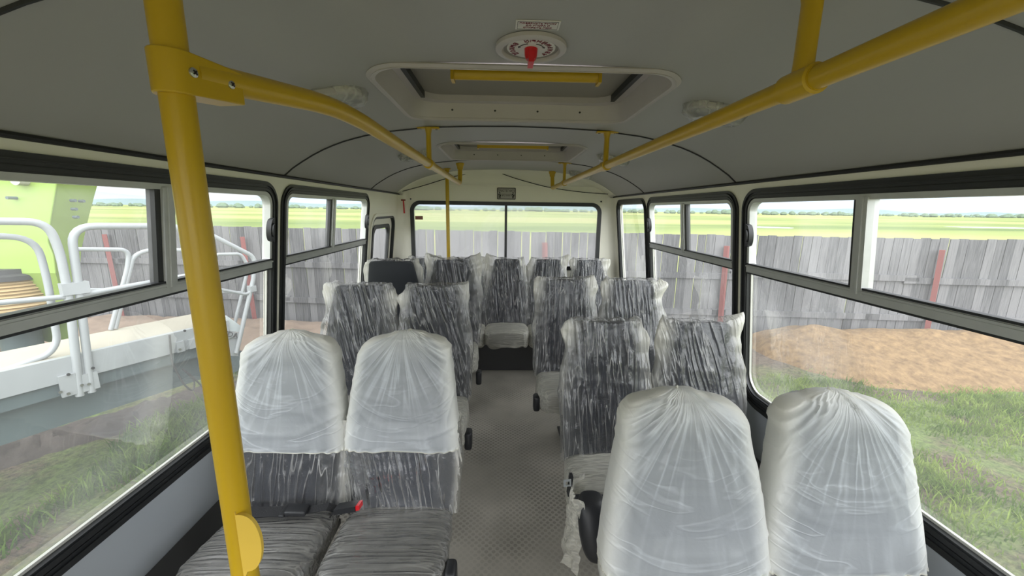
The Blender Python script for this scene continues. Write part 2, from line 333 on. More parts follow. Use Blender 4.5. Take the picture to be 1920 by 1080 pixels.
def floormat():
    m, t = newmat('dotted_vinyl_floor'); L = t.links.new
    tc = N(t, 'ShaderNodeTexCoord'); sp = N(t, 'ShaderNodeSeparateXYZ'); L(tc.outputs['Object'], sp.inputs[0])
    def M(op, a, b=None, clamp=False):
        n = N(t, 'ShaderNodeMath', operation=op, use_clamp=clamp)
        for i, q in enumerate((a, b)):
            if q is None: continue
            if isinstance(q, (int, float)): n.inputs[i].default_value = q
            else: L(q, n.inputs[i])
        return n.outputs[0]
    P = .034
    def dots(ox, oy):
        fx = M('SUBTRACT', M('FRACT', M('ADD', M('DIVIDE', sp.outputs[0], P), ox+100)), .5)
        fy = M('SUBTRACT', M('FRACT', M('ADD', M('DIVIDE', sp.outputs[1], P*1.0), oy+100)), .5)
        return M('SQRT', M('ADD', M('MULTIPLY', fx, fx), M('MULTIPLY', fy, fy)))
    dd = M('MINIMUM', dots(0, 0), dots(.5, .5))
    mr = N(t, 'ShaderNodeMapRange', interpolation_type='SMOOTHSTEP'); mr.inputs['From Min'].default_value = .30; mr.inputs['From Max'].default_value = .20; L(dd, mr.inputs[0])
    nz = N(t, 'ShaderNodeTexNoise', i_Scale=2.6, i_Detail=6.0); L(tc.outputs['Object'], nz.inputs[0])
    rp = N(t, 'ShaderNodeValToRGB'); e = rp.color_ramp.elements
    e[0].position = .3; e[0].color = srgb(160, 156, 146); e[1].position = .7; e[1].color = srgb(194, 189, 178); L(nz.outputs[0], rp.inputs[0])
    # dust hides the dots in patches
    nw = N(t, 'ShaderNodeTexNoise', i_Scale=1.5, i_Detail=3.0); L(tc.outputs['Object'], nw.inputs[0])
    wr = N(t, 'ShaderNodeMapRange'); wr.inputs['From Min'].default_value = .42; wr.inputs['From Max'].default_value = .56; wr.inputs['To Min'].default_value = .15; L(nw.outputs[0], wr.inputs[0])
    k = M('MULTIPLY', mr.outputs[0], wr.outputs[0])
    mx = N(t, 'ShaderNodeMix', data_type='RGBA'); L(rp.outputs[0], mx.inputs['A']); mx.inputs['B'].default_value = srgb(128, 124, 116); L(M('MULTIPLY', k, .75), mx.inputs['Factor'])
    n2 = N(t, 'ShaderNodeTexNoise', i_Scale=60.0, i_Detail=4.0); L(tc.outputs['Object'], n2.inputs[0])
    rr_ = N(t, 'ShaderNodeMapRange'); rr_.inputs['To Min'].default_value = .62; rr_.inputs['To Max'].default_value = .3; L(k, rr_.inputs[0])
    p = N(t, 'ShaderNodeBsdfPrincipled'); L(mx.outputs['Result'], p.inputs['Base Color']); L(rr_.outputs[0], p.inputs['Roughness'])
    b = N(t, 'ShaderNodeBump', i_Strength=.5, i_Distance=.002); L(M('ADD', k, M('MULTIPLY', n2.outputs[0], .1)), b.inputs['Height']); L(b.outputs[0], p.inputs['Normal'])
    o = N(t, 'ShaderNodeOutputMaterial'); L(p.outputs[0], o.inputs[0]); return m
M_floor = floormat()

# ------------------------------------------------------------------ bus shell
ZS, XA, LEAN = 1.702, 1.095, .1156
def xw(z): return XA+LEAN*(ZS-z)
CP = [(0, 1.946), (.2, 1.943), (.4, 1.935), (.6, 1.912), (.69, 1.895), (.787, 1.870), (.865, 1.842), (.93, 1.813), (1.0, 1.772), (1.05, 1.740), (1.095, 1.702)]
def cz(x):
    x = abs(x)
    for (a, za), (b, zb) in zip(CP, CP[1:]):
        if x <= b: return za+(zb-za)*(x-a)/(b-a)
    return CP[-1][1]
Y0, Y1 = -1.7, 4.12
XS = sorted(set([round(s*i*.05, 3) for i in range(0, 22) for s in (-1, 1)]+[-1.095, 1.095]))
# floor
fl = MB().box(-1.29, 1.29, Y0, Y1+.04, -.05, 0).build('floor', M_floor, smooth=False); tag(fl, kind='structure')
# ceiling
HX0, HX1 = -.44, .45
H1 = (1.15, 1.79); H2 = (2.40, 3.16)
mb = MB(); n = len(XS)
ys = [Y0+(Y1-Y0)*i/24 for i in range(25)]
top = [(x, y, cz(x)+.03) for y in ys for x in XS]; bot = [(x, y, cz(x)) for y in ys for x in XS]
fs = []
for j in range(24):
    for i in range(n-1):
        q = j*n+i; fs.append((q, q+1, q+n+1, q+n)); o_ = len(top)+q; fs.append((o_, o_+n, o_+n+1, o_+1))
K = len(top)
for i in range(n-1): fs.append((i, K+i, K+i+1, i+1)); q = 24*n+i; fs.append((q, q+1, K+q+1, K+q))
for j in range(24): q = j*n; fs.append((q, q+n, K+q+n, K+q)); q = j*n+n-1; fs.append((q, K+q, K+q+n, q+n))
mb.add(top+bot, fs)
ceil = mb.build('ceiling', M_ceil, ang=30)
cs = []
for (a, b) in (H1, H2):
    lp = rr(HX0, HX1, a, b, .10)
    cs.append(MB().prism([(x, y, 1.7) for x, y in lp], (0, 0, .5)).build('c', M_ceil, smooth=False))
cut(ceil, cs); ceil.data.shade_smooth(); ceil.data.set_sharp_from_angle(angle=radians(30)); tag(ceil, kind='structure')
# ceiling seams and edge cords
for i, y in enumerate((.70, 1.958, 3.219)):
    o = MB().tube([(x, y, cz(x)-.001) for x in XS], .0045, 6).build('trim_%d' % (i+1), M_cord); tag(o, kind='structure')
for i, s in enumerate((-1, 1)):
    o = MB().tube([(s*(XA-.004), y, ZS-.002) for y in ys], .008, 8).build('trim_%d' % (i+4), M_cord); tag(o, kind='structure')
# side walls
def wp(s, y, z, off=0): return Vector((s*(xw(z)-off), y, z))
def wall(s, name, holes):
    mb = MB(); T = .05
    def strip(z0, z1, nm):
        m_ = MB(); P = [wp(s, Y0, z0), wp(s, Y0, z1), wp(s, Y0, z1, -T), wp(s, Y0, z0, -T)]
        m_.prism(P, (0, Y1-Y0, 0)); return m_
    up = strip(.604, ZS+.03, 'u').build(name, M_cream, smooth=False)
    cs = []
    for (a, b, c, d_, rb, rt) in holes:
        lp = rr(a, b, c, d_, rb, 10, rt)
        cs.append(MB().prism([(s*.95, y, z) for y, z in lp], (s*.5, 0, 0)).build('c', M_cream, smooth=False))
    cut(up, cs); tag(up, kind='structure')
    return up
HR = [(-.62, .58, .60, 1.664, .13, .10), (.63, 1.90, .60, 1.664, .13, .10), (1.94, 3.165, .60, 1.664, .13, .10), (3.195, 4.0, .60, 1.664, .13, .10)]
HL = [(-.62, .58, .60, 1.664, .13, .10), (.63, 1.90, .60, 1.664, .13, .10), (1.94, 3.20, .60, 1.664, .13, .10)]
wr_ = wall(1, 'wall_right', [(a+.01, b-.01, c+.01, d_-.01, e_, f_) for a, b, c, d_, e_, f_ in HR])
DO = (3.28, 4.03, .03, 1.50)
wl_ = wall(-1, 'wall_left', [(a+.01, b-.01, c+.01, d_-.01, e_, f_) for a, b, c, d_, e_, f_ in HL]+[(DO[0]+.01, DO[1]-.01, .45, DO[3]-.01, .01, .12)])
for s, nm, yend in ((-1, 'left', DO[0]+.01), (1, 'right', Y1)):
    P = [wp(s, Y0, 0), wp(s, Y0, .604), wp(s, Y0, .604, -.05), wp(s, Y0, 0, -.05)]
    o = MB().prism(P, (0, yend-Y0, 0)).build('wall_%s_lower' % nm, M_wall, smooth=False); tag(o, kind='structure')
    # dark heating duct along the floor
    P = [wp(s, Y0, .0, .10), wp(s, Y0, .25, .085), wp(s, Y0, .30, .06), wp(s, Y0, .335, .002), wp(s, Y0, 0, .002)]
    o = MB().prism(P, (0, yend-Y0, 0)).build('baseboard_%s' % nm, M_duct, ang=60); tag(o, kind='structure')
# rear wall with window hole; upper part slants in to meet the ceiling
RW = (-.975, .965, .95, 1.622)
prof = [(x, cz(x)+.01) for x in XS]
pl = [(-xw(0), 4.12, 0)]+[(x, 4.12, z) for x, z in prof]+[(xw(0), 4.12, 0)]
rear = MB().prism(pl, (0, .05, 0)).build('wall_rear', M_cream, smooth=False)
lp = rr(RW[0], RW[1], RW[2], RW[3], .09)
cut(rear, [MB().prism([(x, 4.0, z) for x, z in lp], (0, .4, 0)).build('c', M_cream, smooth=False)]); tag(rear, kind='structure')
# coved header above the rear window
mb = MB(); A = [(x, 4.0, cz(x)-.001) for x in XS]; zz = 1.80
Bp = [(x*.985, 4.118, min(zz, cz(x)-.02)) for x in XS]
vs = []; fs = []
for i in range(n):
    for k in range(7):
        t = k/6; a_ = Vector(A[i]); b_ = Vector(Bp[i])
        vs.append((a_.x+(b_.x-a_.x)*t, 4.0+.118*sin(t*pi/2)**.8, a_.z+(b_.z-a_.z)*(1-cos(t*pi/2))))
for i in range(n-1):
    for k in range(6): q = i*7+k; fs.append((q, q+7, q+8, q+1))
o = build('ceiling_rear_cove', vs, fs, M_cream); tag(o, kind='structure')
sd = o.modifiers.new('s', 'SOLIDIFY'); sd.thickness = .004; sd.offset = 1
# corner posts (rounded coves) in the rear corners
for s, nm in ((-1, 'left'), (1, 'right')):
    pts = []
    for k in range(9):
        t = k/8*pi/2; pts.append((s, .07*(1-sin(t)), .07*(1-cos(t))))
    vs = []; fs = []
    for z in (.0, .5, 1.0, 1.4, 1.69):
        for (s_, dx, dy) in pts: vs.append((s*(xw(z)-.001-dx+.0), 4.119-dy, z))
    for j in range(4):
        for k in range(8): q = j*9+k; fs.append((q, q+1, q+10, q+9))
    o = build('wall_rear_%s_corner' % nm, vs, fs, M_cream); tag(o, kind='structure')
# front wall with windscreen opening (behind the camera)
fr_ = MB().prism([(-xw(0), Y0-.05, 0)]+[(x, Y0-.05, z) for x, z in prof]+[(xw(0), Y0-.05, 0)], (0, .05, 0)).build('wall_front', M_cream, smooth=False)
cut(fr_, [MB().prism([(x, Y0-.3, z) for x, z in rr(-1.08, 1.08, .62, 1.66, .12)], (0, .6, 0)).build('c', M_cream, smooth=False)]); tag(fr_, kind='structure')

rs = MB().box(-1.16, 1.16, 3.64, 4.12, 0, .335, .01).build('trim_6', M_duct, smooth=False); tag(rs, kind='structure')
# windows ------------------------------------------------------------
def ringw(mb, s, outer, inner, o0, o1):
    f = lambda lp, o: [wp(s, y, z, o) for y, z in lp]
    mb.ring(f(outer, o0), f(inner, o0), f(outer, o1), f(inner, o1))
def barw(mb, s, y0, y1, z0, z1, o0, o1):
    mb.add([wp(s, y, z, o) for o in (o0, o1) for y in (y0, y1) for z in (z0, z1)],
        [(0, 1, 3, 2), (4, 6, 7, 5), (0, 4, 5, 1), (2, 3, 7, 6), (0, 2, 6, 4), (1, 5, 7, 3)])
def panew(s, y0, y1, z0, z1, o0, r, mat, parent, rt=None):
    lp = rr(y0, y1, z0, z1, r, 6, rt); n = len(lp)
    vs = [wp(s, y, z, o0) for y, z in lp]
    return build('glass_pane', vs, [tuple(range(n))], mat, parent, smooth=False)
wn = [0]
def side_window(s, H, mull=None, sliding=True, dark_near=True, latch=None, gmat=None):
    wn[0] += 1; a, b, c, d_, rb, rt = H; gmat = gmat or M_glass
    root = empty('window_%d' % wn[0], (0, 0, 0)); tag(root, kind='structure')
    g = MB(); gw = .040
    L = lambda e: rr(a+e, b-e, c+max(e, e*1.6), d_-e, max(.01, rb-e), 10, max(.01, rt-e))
    # rubber gasket: rounded section made of three steps
    ringw(g, s, L(-.004), L(gw*.55), .008, 0)
    ringw(g, s, L(.010), L(gw*.35), .014, .007)
    ringw(g, s, L(gw*.5), L(gw), .004, -.03)
    ringw(g, s, L(gw*.62), L(gw*.88), .009, 0)
    g.build('gasket', M_rub, root, ang=30)
    e_ = MB(); ringw(e_, s, L(gw-.001), L(gw+.006), -.014, -.024); e_.build('pale_edge', M_aluw, root)
    ia, ib, ic, id_ = a+gw, b-gw, c+gw*1.6, d_-gw
    zb = 1.298
    if sliding:
        f = MB(); fw_ = .017
        Lf = lambda e: rr(ia+e, ib-e, zb+e, id_-e, .01, 10, max(.012, rt-gw-e))
        ringw(f, s, Lf(0), Lf(fw_), .006, -.03)
        barw(f, s, ia, ib, zb-.020, zb+.004, .008, -.03)
        barw(f, s, ia, ib, zb+.006, zb+.013, .012, -.01)
        f.build('aluminium_frame', M_alu, root)
        dk = MB(); barw(dk, s, ia+.005, ib-.005, zb+.016, zb+.023, .009, -.02); barw(dk, s, ia, ib, zb-.0275, zb-.020, .006, -.02)
        dk.build('rubber_seal', M_rub, root)
        y = mull; mu = MB(); barw(mu, s, y-.020, y+.022, zb, id_-.01, .012, -.028); barw(mu, s, y-.007, y+.001, zb, id_-.01, .017, .01)
        mu.build('mullion', M_alu, root)
        d2 = MB()
        if dark_near: barw(d2, s, y-.040, y-.018, zb+.01, id_-.012, .002, -.024)
        else: barw(d2, s, y+.020, y+.040, zb+.01, id_-.012, .002, -.024)
        d2.build('sash_edge', M_rub, root)
        panew(s, ia+fw_-.004, y, zb+.012, id_-fw_+.004, -.012, .01, gmat, root)
        panew(s, y, ib-fw_+.004, zb+.012, id_-fw_+.004, -.022, .01, gmat, root, .05)
        panew(s, ia-.002, ib+.002, ic-.002, zb-.02, -.03, .08, gmat, root, .01)
        # crescent latch
        ly = (latch if latch else ib)-.030
        l = MB(); zc = 1.455; pts = []
        for k in range(13):
            t = -pi/2+pi*k/12; pts.append((ly-.0-.020*cos(t)*1.0, zc+.050*sin(t)))
        P = [wp(s, ly+.012, zc-.054, .006)]+[wp(s, y_, z_, .006) for y_, z_ in pts]+[wp(s, ly+.012, zc+.054, .006)]
        l.prism(P, wp(s, ly, zc, .022)-wp(s, ly, zc, 0)); l.build('latch', M_blk, root, ang=50)
        l2 = MB(); P = [wp(s, ly-.004-.011*cos(-pi/2+pi*k/12), zc+.030*sin(-pi/2+pi*k/12), .026) for k in range(13)]
        l2.prism(P, wp(s, ly, zc, .01)-wp(s, ly, zc, 0)); l2.build('latch', M_rub, root, ang=50)
    else:
        panew(s, ia-.002, ib+.002, ic-.002, id_+.002, -.03, .09, gmat, root, .06)
    return root
side_window(-1, HL[0], -.02)
side_window(1, HR[0], -.02)
side_window(-1, HL[1], 1.283, dark_near=True)
side_window(1, HR[1], 1.256, dark_near=False)
side_window(-1, HL[2], 2.53, dark_near=True)
side_window(1, HR[2], 2.535, dark_near=True, latch=3.125)
side_window(1, HR[3], sliding=False)
# rear window
wn[0] += 1; root = empty('window_%d' % wn[0]); tag(root, kind='structure')
g = MB()
Lr = lambda e: rr(RW[0]-.004+e, RW[1]+.004-e, RW[2]+e, RW[3]+.004-e, .09-e, 10)
f3 = lambda lp, y: [(x, y, z) for x, z in lp]
g.ring(f3(Lr(-.012), 4.110), f3(Lr(.026), 4.110), f3(Lr(-.012), 4.12), f3(Lr(.026), 4.14))
g.box(-.022, .002, 4.108, 4.14, RW[2]+.02, RW[3]-.02)
g.build('gasket', M_rub, root)
lp = Lr(.02); build('glass_pane', f3(lp, 4.135), [tuple(range(len(lp)))], M_glassr, root, smooth=False)
st = MB().box(-.945, -.866, 4.128, 4.131, 1.447, 1.483).build('window_sticker', basic('brown_sticker', srgb(150, 105, 90), .6)); tag(st, 'small brown rectangular sticker on the rear window, upper left corner', 'sticker')
# holes with black plugs beside the rear window
for i, (px, py) in enumerate(((770, 373), (1127, 378))):
    p = aty(px, py, 4.12)
    o = MB().lathe([(.008, 0), (.008, -.004), (.004, -.006)], (p.x, 4.12, p.z), 14, 'y').build('plug', M_blk)
    tag(o, ['small round black plug above the rear window, nearer the hammer', 'small round black plug at the right top corner of the rear window'][i], 'plug', 'black plugs beside the rear window')
# rear left door
dr = empty('door_1'); tag(dr, kind='structure')
s = -1
g = MB()
Ld = lambda e: rr(DO[0]+e, DO[1]-e, DO[2]+e, DO[3]-e, .01, 10, max(.02, .13-e))
ringw(g, s, Ld(-.012), Ld(.014), .010, -.01); g.build('door_frame', M_cream, dr)
g = MB(); ringw(g, s, Ld(.012), Ld(.034), .006, -.03); g.build('gasket', M_rub, dr)
g = MB(); DG = (3.40, 3.90, .75, 1.405)
Lg = lambda e: rr(DG[0]+e, DG[1]-e, DG[2]+e, DG[3]-e, .06, 10, .07)
po = rr(DO[0]+.03, DO[1]-.03, DO[2]+.03, DO[3]-.03, .01, 10, .10)
ringw(g, s, po, Lg(0), -.022, -.045); g.build('door_panel', M_cream, dr)
g = MB(); ringw(g, s, Lg(-.008), Lg(.026), -.012, -.04); g.build('gasket', M_rub, dr)
lp = Lg(.02); build('glass_pane', [wp(s, y, z, -.03) for y, z in lp], [tuple(range(len(lp)))], M_glass, dr, smooth=False)

# ------------------------------------------------------------------ roof hatches
def hatch(y0, y1, label, hy=.20):
    root = empty('roof_hatch', (0, (y0+y1)/2, 1.94)); oy = (y0+y1)/2; tag(root, label, 'roof hatch', 'roof hatches')
    q = lambda lp, dz, ref=None: [(x, y-oy, (cz(x)-1.94)+dz) for x, y in lp]
    L = lambda e: rr(HX0-.012+e, HX1+.012-e, y0-.012+e, y1+.012-e, .11-e*.5, 10)
    g = MB(); g.ring(q(L(0), -.002), q(L(.014), -.010), q(L(.002), .002), q(L(.024), .002))
    g.ring(q(L(.010), -.010), q(L(.022), -.008), q(L(.013), .0), q(L(.024), .0))
    g.build('rim', M_greyp, root)
    # well
    g = MB(); a_ = q(L(.022), -.004); n_ = len(a_)
    b_ = [(x*.985, y, .055) for x, y, z in q(L(.034), 0)]; c_ = [(x*.97, y, .058) for x, y, z in q(L(.062), 0)]
    d_ = [(x, y, .085) for x, y, z in c_]
    g.add(a_+b_+c_+d_, [(k*n_+i, k*n_+(i+1) % n_, (k+1)*n_+(i+1) % n_, (k+1)*n_+i) for k in range(3) for i in range(n_)])
    g.build('well', M_greyp, root)
    g = MB(); g.add([(x, y, .080) for x, y, z in c_]+[(x, y, .10) for x, y, z in c_], [tuple(range(n_)), tuple(range(n_, 2*n_))]+[(i, (i+1) % n_, n_+(i+1) % n_, n_+i) for i in range(n_)])
    g.build('lid', M_hatch, root, smooth=False)
    for sx in (-1, 1):
        cx = (HX0+HX1)/2; x_ = cx+sx*(HX1-HX0)*.430
        MB().box(x_-.008, x_+.008, (y0-oy)+.10, (y1-oy)-.09, .055, .0795).build('seal_strip', M_rub, root, smooth=False)
    for k in range(4):
        x_ = -.27+k*.18; MB().lathe([(.005, 0), (.005, -.003), (.002, -.004)], (x_, (y1-oy)-.014, .03), 10, 'y').build('screw', M_cord, root)
    g = MB(); ya = y0-oy+hy
    g.tube([(-.215, ya, .040), (.245, ya, .040)], .019, 18, sq=1.0)
    g.box(-.222, -.212, ya-.022, ya+.022, .016, .08); g.box(.242, .252, ya-.022, ya+.022, .016, .08)
    g.build('handle', M_yel, root)
    return root
hatch(H1[0], H1[1], 'roof hatch with yellow handle nearest the camera, beside the red knob')
hatch(H2[0], H2[1], 'smaller-looking roof hatch farther back towards the rear window', .36)
# round emergency knob in front of the first hatch
k = empty('emergency_release_dial', (.007, 1.034, 1.944)); tag(k, 'round grey dial with red knob and curved lettering on the ceiling', 'emergency dial')
MB().lathe([(.085, .0), (.085, -.008), (.078, -.012), (.070, -.012), (.066, -.006), (.066, .0)], n=40).build('rim', M_greyp, k)
# the cupped inside: dark wall and white face seen deep in the recess
MB().lathe([(.0665, -.0045), (.0665, -.003)], n=40).build('recess', M_hatch, k)
MB().lathe([(.058, -.0046), (.058, -.0062), (.0575, -.0066)], (0, -.006, 0), n=40).build('dial_face', M_sheet, k)
g = MB().lathe([(.016, -.006), (.015, -.022), (.012, -.030)], (0, -.004, 0), 20)
g.obox((0, -.004, -.030), (.0065, 0, 0), (0, .023, 0), (0, 0, .012)); g.build('knob', M_red, k)
def ceil_text(ch, x, y, ang, size, mat, z=-.0075, parent=k):
    # face down (-z); up direction given by angle
    up = Vector((cos(ang), sin(ang), 0)); nrm = Vector((0, 0, -1)); rt = up.cross(nrm)
    M_ = Matrix((rt, up, nrm)).transposed().to_4x4(); M_.translation = (x, y, z)
    return text_mesh('lettering', ch, size, mat, parent, M_)
word = 'АВАРИЙНЫЙ ВЫХОД'
for i, ch in enumerate(word):
    if ch == ' ': continue
    t = radians(-42+i*262/(len(word)-1))       # anticlockwise on screen, from lower right
    # seen from below: screen up = towards camera (-y); screen right = +x
    x, yv = .047*cos(t), -.047*sin(t)*1.0
    ceil_text(ch, x, yv-.006, atan2(-yv, -x), .017, M_inkr)
for s_ in (-1, 1):
    pts = []
    for i in range(9):
        t = radians(90+s_*(18+i*6)); pts.append((.031*cos(t), -.031*sin(t)-.006, -.0078))
    g = MB().tube(pts, .0008, 6); a_ = Vector(pts[-1]); d_ = (a_-Vector(pts[-2])).normalized(); pr = d_.cross(Vector((0, 0, 1)))
    g.prism([a_+pr*.004, a_-pr*.004, a_+d_*.007], (0, 0, -.0005)); g.build('arrow', M_ink, k)
# paper notice beside it
lb = empty('ceiling_notice', (.013, .922, 1.9445)); tag(lb, 'small white paper notice above the red emergency knob', 'notice')
MB().box(-.047, .047, -.020, .020, -.0015, .0005).build('sheet', M_sheet, lb, smooth=False)
g = MB().ring([(-.043, -.017, -.002), (.043, -.017, -.002), (.043, .017, -.002), (-.043, .017, -.002)], [(-.0424, -.0164, -.002), (.0424, -.0164, -.002), (.0424, .0164, -.002), (-.0424, .0164, -.002)],
    [(-.043, -.017, -.0012), (.043, -.017, -.0012), (.043, .017, -.0012), (-.043, .017, -.0012)], [(-.0424, -.0164, -.0012), (.0424, -.0164, -.0012), (.0424, .0164, -.0012), (-.0424, .0164, -.0012)])
g.build('border_line', M_ink, lb, smooth=False)
for i, tx in enumerate(('ПОВЕРНУТЬ РУЧКУ', 'ДО УПОРА И', 'ОТКРЫТЬ ЛЮК')):
    ceil_text(tx, 0, -.010+i*.0098, radians(-90), .0082, M_inkr, -.0018, lb)

# ceiling lamps wrapped in film
def lamp(x, y, label):
    z = cz(x); sl = (cz(abs(x)+.02)-cz(abs(x)-.02))/.04*(1 if x > 0 else -1)
    r = empty('ceiling_lamp', (x, y, z-.001)); r.rotation_euler = (0, -math.atan(sl), 0); tag(r, label, 'ceiling lamp', 'film-wrapped oval ceiling lamps')
    def oval(a, b, prof, nm, mat, wob=0):
        vs = []; n_ = 36
        for (f, h) in prof:
            for i in range(n_):
                t = 2*pi*i/n_; c, s_ = cos(t), sin(t)
                ex = (abs(c)**.75)*(1 if c > 0 else -1); ey = (abs(s_)**.75)*(1 if s_ > 0 else -1)
                wv = 1+wob*(noise.noise(Vector((c*3, s_*3, h*50+x*7+y*3))))
                vs.append((a*f*ex*wv, b*f*ey*wv, h+wob*.02*noise.noise(Vector((c*4*f, s_*4*f, x*9+y)))))
        fs = [(j*n_+i, j*n_+(i+1) % n_, (j+1)*n_+(i+1) % n_, (j+1)*n_+i) for j in range(len(prof)-1) for i in range(n_)]
        fs += [tuple(range((len(prof)-1)*n_, len(prof)*n_))]
        return build(nm, vs, fs, mat, r, ang=60)
    oval(.090, .055, [(1, 0), (1, -.012), (.96, -.016), (.3, -.017)], 'base', M_greyp)
    oval(.074, .042, [(1, -.015), (.97, -.024), (.85, -.031), (.5, -.035), (.2, -.036)], 'diffuser', M_white)
    oval(.100, .066, [(1.06, -.001), (1.02, -.014), (.97, -.026), (.86, -.038), (.55, -.043), (.2, -.044)], 'plastic_wrap', M_lampf, .10)
M_lampf = film('lamp_wrap_film', .22, .4, (25, 25, 25), (.85, .85, .82, 1), .25, .8, 1., .9, .3, gl=.6)
for (x, y, lb_) in ((.655, 1.39, 'oval ceiling lamp in clear film beside the right handrail, nearest the camera'), (-.595, 1.35, 'oval ceiling lamp in clear film half hidden by the bend of the left handrail'),
        (.665, 2.64, 'oval ceiling lamp in film beyond the first right handrail hanger'), (-.62, 2.66, 'oval ceiling lamp in film beside the left handrail, farther back'),
        (.665, 3.72, 'oval ceiling lamp near the rear right corner of the ceiling')):
    lamp(x, y, lb_)

# ------------------------------------------------------------------ yellow handrails and poles
RP = .0185
def hanger(parent, x, y, zr, wide=.05):
    zt = cz(x)
    g = MB(); g.box(x-.052, x+.052, y-.017, y+.017, zt-.009, zt-.001, .003)
    g.build('mounting_plate', M_yel, parent)
    for s_ in (-1, 1): MB().lathe([(.006, 0), (.006, -.003), (.003, -.004)], (x+s_*.038, y, zt-.0085), 12).build('screw', M_steel, parent)
    g = MB(); N_ = 12; P = []; R1 = []
    for i in range(N_+1):
        t = i/N_; P.append((x, y, zt-.006+(zr-zt+.006)*t)); R1.append(.021+.010*max(0, 1-t*7)+.004*max(0, (t-.75)*4)**2)
    g.tube(P, R1, 16, sq=.55); g.build('hanger_arm', M_yel, parent)
    g = MB().tube([(x, y-.036, zr), (x, y-.034, zr), (x, y+.032, zr), (x, y+.034, zr)], [RP+.003, RP+.0055, RP+.0055, RP+.003], 20)
    g.tube([(x, y-.0385, zr), (x, y-.036, zr)], RP+.0012, 20); g.build('sleeve', M_yel, parent)
rail = empty('handrail', (.44, .7, 1.773)); rail.location = (0, 0, 0)
tag(rail, 'long yellow ceiling handrail on the right side of the aisle', 'handrail', 'yellow ceiling handrails')
zr = 1.773; xr = .44
MB().tube(smoothpath([(xr, -.9, zr), (xr, 3.93, zr), (xr-.005, 3.95, cz(xr)-.02)], .03), RP, 18).build('rail_tube', M_yel, rail)
MB().tube([(xr-.005, 3.95, cz(xr)-.001), (xr-.005, 3.95, cz(xr)-.012), (xr-.005, 3.95, cz(xr)-.03), (xr-.005, 3.95, cz(xr)-.05)], [.034, .034, .026, .024], 18).build('end_socket', M_yel, rail)
for y in (-.55, .70, 1.958, 3.219): hanger(rail, xr, y, zr)
rail = empty('handrail'); tag(rail, 'yellow ceiling handrail on the left, bending out to the front pole', 'handrail', 'yellow ceiling handrails')
xl = -.405; zl = 1.768
PX, PY = -.476, .55
pc = Vector((PX, PY, 1.728))
MB().tube(smoothpath([pc+Vector((.01, .012, .0)), (-.415, .86, 1.764), (xl, 1.02, zl), (xl, 3.39, zl), (xl, 3.41, cz(xl)-.02)], .09, 8), RP, 18).build('rail_tube', M_yel, rail)
MB().tube([(xl, 3.41, cz(xl)-.001), (xl, 3.41, cz(xl)-.012), (xl, 3.41, cz(xl)-.03), (xl, 3.41, cz(xl)-.05)], [.034, .034, .026, .024], 18).build('end_socket', M_yel, rail)
hanger(rail, xl, 1.958, zl)
# front pole
pole = empty('grab_pole', (PX, PY, 0)); tag(pole, 'thick yellow vertical pole in the left foreground with screwed clamp', 'pole', 'yellow vertical poles')
zt = cz(PX)
MB().tube([(0, 0, 0), (0, 0, zt)], RP+.0005, 24).build('pole_tube', M_yel, pole)
MB().lathe([(.04, 0), (.04, .006), (.024, .012), (.024, .03)], n=24).build('floor_flange', M_yel, pole)
MB().lathe([(.024, zt-.035), (.024, zt-.014), (.038, zt-.010), (.038, zt-.001)], n=24).build('ceiling_flange', M_yel, pole)
# clamp: wraps the pole and runs along the rail
dv = (Vector((-.415, .86, 1.764))-pc); dv.z = 0; dv.normalize()
# the clamp's flat faces are vertical plates; rail leaves towards +y and slightly +x
sd_ = Vector((0, 0, 1)).cross(dv).normalized()      # sideways
if sd_.x < 0: sd_ = -sd_
g = MB(); loop = []
zc = 1.722
def cl(off, hh, up):
    P = []
    for k in range(9):
        t = pi/2+pi*k/8; P.append(dv*cos(t)*off+sd_*sin(t)*off)
    return P
for hz0, hz1 in ((-.024, .024),):
    prof_ = [dv*(-.0)+sd_*(RP+.005)]
    P = []
    for k in range(11):
        t = pi/2+pi*k/10; P.append(dv*((RP+.006)*cos(t))+sd_*((RP+.006)*sin(t)))
    P = P[::1]+[dv*.085-sd_*(RP+.003), dv*.085+sd_*(RP+.003)]
    n_ = len(P)
    def hz(p, up):
        f = max(0, p.dot(dv))/.085; rise = .005*f
        return (up*(.026-.004*f))+rise
    vb = [Vector((p.x, p.y, zc+hz(p, -1))) for p in P]; vt = [Vector((p.x, p.y, zc+hz(p, 1))) for p in P]
    g.add(vb+vt, [tuple(range(n_))[::-1], tuple(range(n_, 2*n_))]+[(i, (i+1) % n_, n_+(i+1) % n_, n_+i) for i in range(n_)])
cl_o = g.build('clamp', M_yel, pole, ang=35)
bv = cl_o.modifiers.new('b', 'BEVEL'); bv.width = .002; bv.segments = 2; bv.limit_method = 'ANGLE'
for q_ in (.004, .062):
    c0 = dv*q_+sd_*(RP+.0055 if q_ < .02 else RP+.0035)+Vector((0, 0, zc+.002+q_*.05))
    MB().tube([c0, c0+sd_*.002, c0+sd_*.0035], [.0062, .0058, .003], 18).build('screw', M_steel, pole)
    u_ = (dv+Vector((0, 0, 1))).normalized(); v_ = (dv-Vector((0, 0, 1))).normalized()
    g = MB(); g.obox(c0+sd_*.0036, u_*.0032, v_*.0009, sd_*.0004); g.obox(c0+sd_*.0036, v_*.0032, u_*.0009, sd_*.0004); g.build('screw_slot', M_ink, pole, smooth=False)
# yellow half-round plate low on the pole
P = [(.010, 0, 1.101)]
for i in range(17):
    t = radians(100-i*185/16); P.append((.012+.034*cos(t)**1 if False else .011+.033*max(0, cos(t))**.7, 0, 1.044+.052*sin(t)))
P.append((.010, 0, .976))
g = MB().prism([(x, -.012-.0, z) for x, y, z in P], (0, -.006, 0)); g.build('plate', M_yel2, pole, ang=30)
